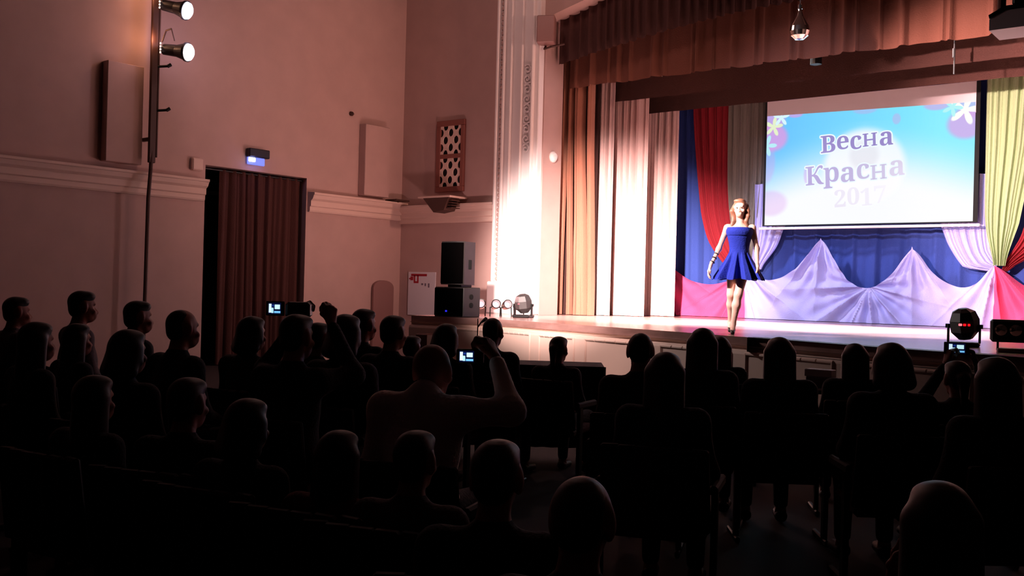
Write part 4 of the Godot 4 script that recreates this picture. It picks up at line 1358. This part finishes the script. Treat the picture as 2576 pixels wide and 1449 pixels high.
# ---------------------------------------------------------------- things on and before the stage
func moving_head(label: String, at: Vector3, turn: float, lit: bool) -> void:
	var t := thing("moving_head_light", label, "stage light", at, turn, "dark moving head lights on the stage edge")
	var st := begin()
	add_box(st, Vector3(-0.16, 0, -0.14), Vector3(0.16, 0.05, 0.14), 0.02)
	obj("base", done(st), M.black_plastic, t)
	for s in [-1.0, 1.0]:
		st = begin()
		add_box(st, Vector3(s * 0.155 - 0.012, 0.04, -0.03), Vector3(s * 0.155 + 0.012, 0.24, 0.03), 0.008)
		rod(st, Vector3(s * 0.13, 0.22, 0), Vector3(s * 0.185, 0.22, 0), 0.024)
		obj("yoke_arm", done(st), M.black_metal, t)
	st = begin()
	lathe(st, [Vector2(0, -0.17), Vector2(0.07, -0.17), Vector2(0.15, -0.08), Vector2(0.155, 0.04), Vector2(0.12, 0.13), Vector2(0.05, 0.165), Vector2(0, 0.165)], 7, Transform3D(Basis(Vector3(0, 0, 1), 0.1) * Basis(Vector3(1, 0, 0), 0.15), Vector3(0, 0.25, 0)))
	var hd := obj("head", done(st), M.grey_plastic if not lit else M.black_plastic, t)
	for k in 3 if lit else 1:
		st = begin()
		add_box(st, Vector3(-0.05 + 0.045 * k, 0.225, 0.143), Vector3(-0.015 + 0.04 * k, 0.25, 0.158), 0.004)
		obj("red_display_light", done(st), glow(Color(1.0, 0.08, 0.12) if k else Color(1.0, 0.5, 0.55), 1.2), hd)

func gear() -> void:
	# loudspeakers at the left end of the apron
	var t := thing("bass_loudspeaker", "wide black bass loudspeaker at the left end of the stage", "loudspeaker", Vector3(-11.1, STAGE, -12.68))
	var st := begin()
	cbox(st, Vector3(0.65, 0.5, 0.44), 0.015, Transform3D(Basis(), Vector3(0, 0.25, 0)))
	obj("cabinet", done(st), M.grey_plastic, t)
	obj("grille", box(Vector3(-0.315, 0.02, 0.215), Vector3(0.315, 0.48, 0.232), 0.008), M.grille_cloth, t)
	for y in [0.2, 0.34]:
		st = begin()
		lathe(st, [Vector2(0, 0), Vector2(0.045, 0), Vector2(0.045, 0.012), Vector2(0, 0.012)], 14, frame_to(Vector3(0.322, y, 0.02), Vector3(0.4, y, 0.02)))
		obj("port", done(st), M.black, t)
	obj("power_light", box(Vector3(-0.06, 0.08, 0.23), Vector3(-0.02, 0.11, 0.236), 0), glow(Color(0.2, 0.2, 1.0), 0.8), t)
	t = thing("loudspeaker", "tall black loudspeaker standing on the wide bass loudspeaker", "loudspeaker", Vector3(-11.02, STAGE + 0.5, -12.66))
	st = begin()
	var prof := PackedVector2Array([Vector2(-0.25, -0.2), Vector2(-0.17, 0.16), Vector2(0.17, 0.16), Vector2(0.25, -0.2), Vector2(0.23, -0.24), Vector2(0.12, -0.27), Vector2(0, -0.28), Vector2(-0.12, -0.27), Vector2(-0.23, -0.24)])
	prism(st, prof, 0.72, Transform3D(Basis(Vector3(1, 0, 0), Vector3(0, 0, -1), Vector3(0, 1, 0)), Vector3(0, 0.04, 0)))
	obj("cabinet", done(st), M.grey_plastic, t)
	st = begin()
	prism(st, PackedVector2Array([Vector2(-0.245, -0.225), Vector2(0.245, -0.225), Vector2(0.23, -0.25), Vector2(0.12, -0.282), Vector2(0, -0.292), Vector2(-0.12, -0.282), Vector2(-0.23, -0.25)]), 0.68, Transform3D(Basis(Vector3(1, 0, 0), Vector3(0, 0, -1), Vector3(0, 1, 0)), Vector3(0, 0.06, 0)))
	obj("grille", done(st), M.grille_cloth, t)
	st = begin()
	add_box(st, Vector3(-0.15, 0, -0.12), Vector3(0.15, 0.045, 0.16), 0.01)
	obj("foot", done(st), M.black_plastic, t)
	st = begin()
	add_box(st, Vector3(0.2, 0.3, -0.02), Vector3(0.225, 0.46, 0.06), 0.01)
	obj("handle", done(st), M.black, t)
	# small floor lamps
	var fp: Vector3 = Vector3(-11.039, 1.055, -13.817)
	for k in 4:
		var x: float = [-0.32, -0.08, 0.1, 0.3][k]
		t = thing("floor_lamp", ["leftmost small chrome floor lamp before the white plinth", "second small chrome floor lamp before the white plinth", "third small chrome floor lamp before the white plinth", "small chrome floor lamp nearest the grey moving head light"][k], "stage light", fp + Vector3(x * 0.9, 0, 0.05 - x * 0.6), 0.5 + 0.15 * k, "small chrome floor lamps")
		st = begin()
		path_tube(st, [Vector3(-0.09, 0.0, 0.05), Vector3(-0.09, 0.16, 0), Vector3(0.09, 0.16, 0), Vector3(0.09, 0, 0.05)], 0.01)
		obj("stand", done(st), M.black_metal, t)
		st = begin()
		lathe(st, [Vector2(0, -0.12), Vector2(0.06, -0.1), Vector2(0.08, 0.0), Vector2(0.085, 0.1), Vector2(0.07, 0.1), Vector2(0.05, 0.04)], 18, frame_to(Vector3(0, 0.2, 0), Vector3(0.2, 0.45, 1.0)))
		var can := obj("can", done(st), M.chrome if k < 3 else M.lamp_metal, t)
		st = begin()
		lathe(st, [Vector2(0, 0.05), Vector2(0.05, 0.045), Vector2(0.055, 0.03)], 14, frame_to(Vector3(0, 0.2, 0), Vector3(0.2, 0.45, 1.0)))
		obj("lens_light", done(st), glow(Color(1.0, 0.82, 0.85), 1.4), can)
	moving_head("grey moving head light on the stage before the white pilaster", Vector3(-10.501, 1.055, -13.743), 0.3, false)
	moving_head("black moving head light with red display at the right stage edge", Vector3(-2.766, 1.055, -11.463), 0.2, true)
	var mb: Vector3 = Vector3(-2.181, 1.055, -10.728)
	t = thing("effect_light", "black effect light box with round lenses at the right stage edge", "stage light", mb, 0.25)
	obj("base", box(Vector3(-0.1, 0, -0.12), Vector3(0.3, 0.04, 0.12), 0.01), M.fascia, t)
	for x in [-0.1, 0.28]:
		st = begin()
		add_box(st, Vector3(x, 0.02, -0.03), Vector3(x + 0.02, 0.2, 0.03), 0.005)
		obj("bracket", done(st), M.black_metal, t)
	st = begin()
	add_box(st, Vector3(-0.16, 0.1, -0.12), Vector3(0.4, 0.32, 0.11), 0.02)
	obj("case", done(st), M.black_plastic, t)
	for k in 3:
		st = begin()
		lathe(st, [Vector2(0.055, 0), Vector2(0.055, 0.02), Vector2(0.04, 0.03), Vector2(0, 0.045)], 16, frame_to(Vector3(-0.07 + 0.13 * k, 0.22, 0.11), Vector3(-0.07 + 0.13 * k, 0.22, 1)))
		obj("lens", done(st), M.chrome, t)
	# crate, microphone stand, black table, sound table
	var cr: Vector3 = Vector3(-10.675, 0.807, -11.455)
	var o := obj("wooden_crate", box(Vector3(cr.x - 0.12, 0, cr.z - 0.2), Vector3(cr.x + 0.12, cr.y, cr.z + 0.1), 0.012), M.brown_wood)
	tag(o, "brown wooden crate standing below the left end of the stage", "crate")
	var ms: Vector3 = Vector3(-9.513, 1.091, -11.349)
	t = thing("microphone_stand", "chrome microphone stand before the left stage front", "stand", Vector3(ms.x, 0, ms.z))
	st = begin()
	rod(st, Vector3(0, 0.02, 0), Vector3(0, ms.y, 0), 0.014)
	rod(st, Vector3(0.0, ms.y - 0.12, 0), Vector3(0.12, ms.y - 0.02, 0.04), 0.012)
	obj("tube", done(st), M.chrome, t)
	st = begin()
	lathe(st, [Vector2(0, 0), Vector2(0.14, 0), Vector2(0.13, 0.025), Vector2(0.02, 0.04), Vector2(0, 0.04)], 18)
	obj("foot", done(st), M.black_metal, t)
	st = begin()
	rod(st, Vector3(0.1, ms.y - 0.04, 0.03), Vector3(0.2, ms.y + 0.01, 0.06), 0.018, 10, 0.028)
	obj("microphone", done(st), M.black_metal, t)
	var tb: Vector3 = Vector3(-5.763, 0.843, -7.681)
	t = thing("draped_table", "long table under black cloth before the stage front", "table", Vector3(tb.x, 0, tb.z), 0.62)
	obj("tabletop", box(Vector3(-0.7, tb.y - 0.03, -0.3), Vector3(0.7, tb.y, 0.3), 0.008), M.black, t)
	for b in [[-0.66, -0.26], [0.66, -0.26], [-0.66, 0.26], [0.66, 0.26]]:
		obj("leg", box(Vector3(b[0] - 0.02, 0, b[1] - 0.02), Vector3(b[0] + 0.02, tb.y - 0.03, b[1] + 0.02)), M.black_metal, t)
	obj("cloth_front", sheet(80, 6, func(u: float, v: float) -> Vector3:
		return Vector3(lerpf(-0.71, 0.71, u), lerpf(tb.y, 0.08, v), 0.31 + 0.015 * v * sin(u * 60.0))), M.black_cloth, t)
	var sd: Vector3 = Vector3(-3.499, 0.697, -9.201)
	t = thing("sound_table", "dark table with equipment in front of the middle of the stage", "table", Vector3(sd.x, 0, sd.z), 0.3)
	obj("tabletop", box(Vector3(-0.6, sd.y - 0.04, -0.3), Vector3(0.6, sd.y, 0.3), 0.008), M.dark_wood, t)
	for b in [[-0.56, -0.26], [0.56, -0.26], [-0.56, 0.26], [0.56, 0.26]]:
		obj("leg", box(Vector3(b[0] - 0.025, 0, b[1] - 0.025), Vector3(b[0] + 0.025, sd.y - 0.04, b[1] + 0.025)), M.dark_wood, t)
	o = obj("carton", box(Vector3(sd.x - 0.1, sd.y, sd.z - 0.1), Vector3(sd.x + 0.1, sd.y + 0.1, sd.z + 0.06), 0.006), M.grey_print)
	tag(o, "small pale carton on the dark sound table", "carton")
	o = obj("equipment_box", box(Vector3(sd.x - 0.12, sd.y + 0.1, sd.z - 0.08), Vector3(sd.x + 0.14, sd.y + 0.17, sd.z + 0.05), 0.006), M.paper)
	tag(o, "flat white equipment box on top of the small carton", "equipment")

# ---------------------------------------------------------------- the performer
func performer() -> void:
	var at: Vector3 = Vector3(-5.504, 1.055, -11.670)
	var t := thing("person", "young woman in a short blue strapless dress walking on the stage", "person", at, PI + 0.42)
	var head := Transform3D(Basis(Vector3(0, 1, 0), -0.12), Vector3(0.0, 1.585, -0.01))
	g_begin(Vector3(-0.45, 0.0, -0.35), Vector3(0.5, 1.5, 0.4), 0.011, 0.014)
	blob(Vector3(0, 0.92, 0), Vector3(0.155, 0.12, 0.1))
	cap(Vector3(0, 0.98, 0), Vector3(0, 1.1, 0), 0.1, 0.095)
	blob(Vector3(0, 1.23, 0), Vector3(0.13, 0.14, 0.085))
	for s in [-1.0, 1.0]:
		blob(Vector3(s * 0.06, 1.24, -0.06), Vector3(0.05, 0.05, 0.035))
	cap(Vector3(-0.145, 1.345, 0.01), Vector3(0.145, 1.345, 0.01), 0.042, 0.042)
	cap(Vector3(0, 1.35, 0.01), Vector3(0, 1.5, 0.01), 0.05, 0.044)
	var el := [Vector3(-0.215, 1.08, 0.03), Vector3(0.255, 1.07, 0.02)]
	var wr := [Vector3(-0.23, 0.86, -0.06), Vector3(0.345, 0.86, -0.06)]
	for k in 2:
		var s := -1.0 if k == 0 else 1.0
		cap(Vector3(s * 0.16, 1.34, 0.01), el[k], 0.038, 0.03)
		cap(el[k], wr[k], 0.031, 0.02)
	var hip := [Vector3(-0.08, 0.88, 0), Vector3(0.08, 0.88, 0)]
	var knee := [Vector3(-0.005, 0.5, -0.13), Vector3(0.085, 0.5, 0.0)]
	var ank := [Vector3(0.05, 0.12, -0.08), Vector3(0.09, 0.14, 0.22)]
	for k in 2:
		cap(hip[k], knee[k], 0.078, 0.05)
		cap(knee[k], knee[k].lerp(ank[k], 0.35), 0.046, 0.05)
		cap(knee[k].lerp(ank[k], 0.35), ank[k], 0.05, 0.03)
		cap(ank[k], ank[k] + Vector3(0, -0.06, -0.06), 0.03, 0.024)
		cap(ank[k] + Vector3(0, -0.06, -0.06), ank[k] + Vector3(0, -0.09, -0.14), 0.024, 0.02)
	var parts := [[g_mesh(), Transform3D()], [piece("head"), head]]
	parts.append([piece("relaxed"), hand_at(wr[0], Vector3(-0.1, -1, -0.25), Vector3(-1, 0, 0.2), true)])
	parts.append([piece("relaxed"), hand_at(wr[1], Vector3(0.25, -1, -0.25), Vector3(1, 0.2, 0.2), false)])
	obj("body", joined(parts), M.pale_skin, t)
	for s in [-1.0, 1.0]:
		var st := begin()
		lathe(st, [Vector2(0, -0.009), Vector2(0.009, -0.003), Vector2(0.0095, 0.003), Vector2(0, 0.009)], 10, Transform3D(head.basis, head * Vector3(s * 0.03, 0.003, -0.079)))
		obj("eye", done(st), M.hair, t)
	obj("lips", joined([[lips(), head]]), mat(Color(0.7, 0.25, 0.27), 0.4), t)
	g_begin(Vector3(-0.17, -0.36, -0.14), Vector3(0.17, 0.16, 0.17), 0.007, 0.009)
	blob(Vector3(0, 0.05, 0.02), Vector3(0.082, 0.08, 0.092))
	blob(Vector3(0.02, 0.096, -0.04), Vector3(0.055, 0.022, 0.042))
	for k in 9:
		var a := PI * (k / 8.0) - PI / 2
		var x := sin(a) * 0.078
		var z := 0.03 + cos(a) * 0.05
		var prev := Vector3(x, 0.03, z)
		for q in 5:
			var nx := Vector3(x * (1.12 + 0.16 * sin(q * 1.9 + k)), 0.03 - 0.062 * (q + 1), z + 0.012 * cos(q * 2.1 + k * 1.3) - (0.03 if absf(x) > 0.06 else 0.0))
			cap(prev, nx, 0.024, 0.022)
			prev = nx
	obj("hair", joined([[g_mesh(), head]]), M.hair_fair, t)
	# the dress: fitted bodice and flared skirt in box pleats
	obj("dress", sheet(220, 46, func(u: float, v: float) -> Vector3:
		var y := lerpf(1.335, 0.69, v)
		var k := [Vector2(-1.335, 0.152), Vector2(-1.25, 0.155), Vector2(-1.15, 0.132), Vector2(-1.06, 0.122), Vector2(-0.98, 0.145), Vector2(-0.85, 0.21), Vector2(-0.69, 0.285)]
		var r := curve_along(k, -y)
		var fl := clampf((1.04 - y) / 0.35, 0, 1)
		var a := u * TAU
		var pl := fl * 0.075 * clampf(1.8 * sin(a * 9.0 + 0.5), -1.0, 0.6)
		return Vector3((r + pl) * cos(a), y - 0.012 * fl * sin(a * 9.0 + 0.5), (r * lerpf(0.86, 0.88, fl) + pl) * sin(a))), M.dress_blue, t)
	obj("bodice_band", sheet(60, 10, func(u: float, v: float) -> Vector3:
		var a := u * TAU
		var r := 0.158 + 0.014 * sin(PI * v)
		return Vector3(r * cos(a), lerpf(1.345, 1.245, v), r * 0.9 * sin(a))), M.dress_blue, t)
	for k in 2:
		g_begin(Vector3(-0.07, -0.13, -0.22), Vector3(0.07, 0.08, 0.08), 0.006, 0.006)
		cap(Vector3(0, -0.062, -0.055), Vector3(0, -0.1, -0.15), 0.03, 0.026)
		cap(Vector3(0, -0.03, 0.012), Vector3(0, -0.06, -0.055), 0.03, 0.03)
		cap(Vector3(0, -0.03, 0.02), Vector3(0, -0.105, 0.022), 0.015, 0.008)
		obj("shoe", joined([[g_mesh(), Transform3D(Basis(), ank[k] + Vector3(0, -0.002, 0))]]), M.hair_brown, t)
	var stb := begin()
	for q in 3:
		var c: Vector3 = el[1].lerp(wr[1], 0.3 + 0.25 * q)
		lathe(stb, [Vector2(0.027, -0.008), Vector2(0.034, 0), Vector2(0.027, 0.008)], 12, frame_to(c, wr[1]))
	obj("bracelet", done(stb), M.hair_brown, t)

func lips() -> Dictionary:
	g_begin(Vector3(-0.03, -0.09, -0.11), Vector3(0.03, -0.05, -0.07), 0.0025, 0.003)
	cap(Vector3(-0.016, -0.0645, -0.09), Vector3(0.016, -0.0645, -0.09), 0.0045, 0.0045)
	cap(Vector3(-0.014, -0.073, -0.0895), Vector3(0.014, -0.073, -0.0895), 0.005, 0.005)
	return g_mesh()

# ---------------------------------------------------------------- the audience
func look_from(p: Vector3, target := Vector3(-6.3, 0, -12.8)) -> float:
	return atan2(-(target.x - p.x), -(target.z - p.z))

func screen_picture(o: Node3D, w: float, h: float, at: Vector3, e: float) -> void:
	var im := Image.create(48, 32, false, Image.FORMAT_RGB8)
	im.fill(Color(0.02, 0.04, 0.16))
	im.fill_rect(Rect2i(2, 3, 10, 25), Color(0.85, 0.95, 1.0))
	im.fill_rect(Rect2i(12, 14, 8, 15), Color(0.7, 0.9, 1.0))
	im.fill_rect(Rect2i(24, 5, 20, 13), Color(0.8, 0.97, 1.0))
	im.fill_rect(Rect2i(22, 23, 24, 6), Color(0.45, 0.75, 0.95))
	im.fill_rect(Rect2i(14, 5, 8, 6), Color(0.1, 0.2, 0.5))
	var m := mat(Color(0.02, 0.02, 0.02), 0.3)
	m.emission_enabled = true
	m.emission = Color.BLACK
	m.emission_texture = ImageTexture.create_from_image(im)
	m.emission_energy_multiplier = e
	obj("screen_light", sheet(1, 1, func(u: float, v: float) -> Vector3:
		return at + Vector3((u - 0.5) * w, (0.5 - v) * h, 0)), m, o)

func audience() -> void:
	chair_proto = theatre_seat()
	var list := [
		["short", Vector3(-8.276, 1.366, -3.934), "person with short dark hair leftmost in the picture", M.grey_cloth, M.hair],
		["short", Vector3(-7.851, 1.429, -4.267), "person with short dark hair rising highest near the left edge", M.grey_cloth, M.hair],
		["short", Vector3(-6.940, 1.373, -4.218), "dark haired person with a light collar under the lamp pole", M.black_cloth, M.hair],
		["crop", Vector3(-5.442, 1.364, -3.613), "person with flat cropped hair just left of the dark doorway", M.black_cloth, M.hair],
		["long", Vector3(-5.859, 1.267, -2.906), "long haired person low at the left edge of the crowd", M.black_cloth, M.hair],
		["long", Vector3(-6.630, 1.218, -3.572), "long haired person in front of the highest head at the left", M.black_cloth, M.hair],
		["bob", Vector3(-4.786, 1.272, -2.857), "person with bobbed hair below the light collared head", M.black_cloth, M.hair],
		["bob", Vector3(-5.675, 1.300, -4.320), "person with bobbed hair before the left part of the door curtain", M.brown_cloth, M.hair],
		["short", Vector3(-5.464, 1.263, -4.740), "short haired person just right of the door curtain edge", M.black_cloth, M.hair],
		["bob", Vector3(-4.564, 1.354, -4.174), "person with a thick straight bob before the left wall", M.black_cloth, M.hair],
		["short", Vector3(-5.651, 1.355, -5.355), "dark haired person whose ear shows behind the thick bob", M.black_cloth, M.hair],
		["short", Vector3(-4.973, 1.331, -4.996), "man with round short dark hair and pale collar before the corner", M.black_cloth, M.hair],
		["short", Vector3(-5.699, 1.134, -5.953), "smaller dark haired person beside the round short haired man", M.black_cloth, M.hair],
		["bob", Vector3(-5.011, 1.263, -5.602), "person with straight dark hair below the black loudspeakers", M.black_cloth, M.hair],
		["crop", Vector3(-5.049, 1.311, -6.207), "young man in dark jacket with visible ear below the floor lamps", M.black_cloth, M.hair],
		["tail", Vector3(-4.746, 1.156, -6.699), "girl with tied hair before the white stage panels", M.black_cloth, M.hair_brown],
		["crop", Vector3(-3.134, 1.299, -5.294), "broad shouldered man with cropped hair before the white stage panels", M.brown_cloth, M.hair],
		["long", Vector3(-2.419, 1.246, -4.329), "long haired woman overlapping the broad shouldered man", M.navy_cloth, M.hair],
		["long", Vector3(-3.113, 1.307, -6.072), "woman with long dark hair hiding the stage edge below the dancer", M.black_cloth, M.hair],
		["chin", Vector3(-3.740, 1.187, -7.614), "person resting chin on hand behind the long haired woman", M.black_cloth, M.hair],
		["long", Vector3(-2.582, 1.272, -6.108), "woman with long dark hair left of the sound table", M.navy_cloth, M.hair],
		["long", Vector3(-2.473, 1.209, -7.209), "long haired person right of the sound table", M.black_cloth, M.hair],
		["bob", Vector3(-1.728, 1.295, -5.633), "person with full dark hair below the second lilac peak", M.navy_cloth, M.hair],
		["long", Vector3(-1.060, 1.281, -5.013), "person with dark hair at the right edge below the effect light", M.black_cloth, M.hair],
		["short", Vector3(-2.211, 1.077, -2.334), "near person in light shirt below the bald man", M.grey_cloth, M.hair],
		["short", Vector3(-1.689, 1.130, -2.107), "near person with dark hair right of the light shirted one", M.black_cloth, M.hair],
		["crop", Vector3(-1.226, 1.138, -1.835), "nearest person with cropped head and lit ear at bottom centre", M.black_cloth, M.hair_brown],
		["chin", Vector3(-0.626, 1.118, -2.432), "nearest long haired person with raised hand at bottom right", M.black_cloth, M.hair],
		["long", Vector3(-2.555, 1.040, -2.318), "near long haired person in a dark red top", M.red_cloth, M.hair],
		["bob", Vector3(-3.051, 1.105, -2.311), "near bob haired person in black left of the dark red top", M.black_cloth, M.hair],
		["short", Vector3(-3.489, 1.150, -2.349), "near short haired person deep in the dark at the left", M.black_cloth, M.hair],
		["long", Vector3(-4.069, 1.118, -2.275), "near long haired person deep in the dark at far left", M.black_cloth, M.hair],
	]
	for p in list:
		var at: Vector3 = p[1]
		spectator(p[0], at, look_from(at) + rng.randf_range(-0.12, 0.12), p[2], p[3], p[4], {"seat_label": "dark wooden theatre seat under the " + " ".join(p[2].split(" ").slice(0, 10))})
	# the three who film
	var bt: Vector3 = Vector3(-2.935, 1.297, -3.164)
	var b := spectator("bald", bt, look_from(bt), "bald man in a white shirt holding up a small camera", M.white_shirt, M.hair, {"seat_label": "dark wooden theatre seat under the bald man in the white shirt"})
	var cp: Vector3 = Vector3(-2.874, 1.244, -3.364)
	var t := thing("compact_camera", "small camera with bright screen held up by the bald man", "camera", cp, deg_to_rad(36))
	obj("case", box(Vector3(-0.052, -0.033, -0.03), Vector3(0.07, 0.033, -0.004), 0.006), M.black_plastic, t)
	screen_picture(t, 0.066, 0.05, Vector3(-0.006, 0, -0.003), 1.3)
	var vt: Vector3 = Vector3(-4.328, 1.368, -3.596)
	spectator("camera_up", vt, look_from(vt), "dark person holding a camcorder high before the door curtain", M.black_cloth, M.hair, {"seat_label": "dark wooden theatre seat under the person with the camcorder"})
	var vp: Vector3 = Vector3(-4.531, 1.401, -3.755)
	t = thing("camcorder", "dark camcorder with lit flip screen raised before the door curtain", "camera", vp, deg_to_rad(44))
	var st := begin()
	add_box(st, Vector3(-0.05, -0.05, -0.12), Vector3(0.09, 0.04, 0.06), 0.015)
	rod(st, Vector3(0.02, 0.0, -0.11), Vector3(0.02, 0.0, -0.19), 0.035, 14)
	obj("case", done(st), M.black_plastic, t)
	obj("flip_screen", box(Vector3(-0.165, -0.042, -0.012), Vector3(-0.06, 0.042, -0.001), 0.004), M.black_plastic, t)
	screen_picture(t, 0.072, 0.066, Vector3(-0.116, 0.0, 0.0), 1.1)
	var pt: Vector3 = Vector3(-1.571, 1.176, -6.391)
	spectator("phone_up", pt, look_from(pt), "person with tied hair lifting a phone before the right stage edge", M.black_cloth, M.hair, {"seat_label": "dark wooden theatre seat under the person lifting a phone"})
	var pp: Vector3 = Vector3(-1.658, 1.248, -6.704)
	t = thing("mobile_phone", "mobile phone with lit screen held up below the red display", "phone", pp, deg_to_rad(16))
	obj("case", box(Vector3(-0.075, -0.038, -0.012), Vector3(0.075, 0.038, -0.001), 0.005), M.black_plastic, t)
	screen_picture(t, 0.1, 0.064, Vector3(0, 0, 0.0), 0.9)
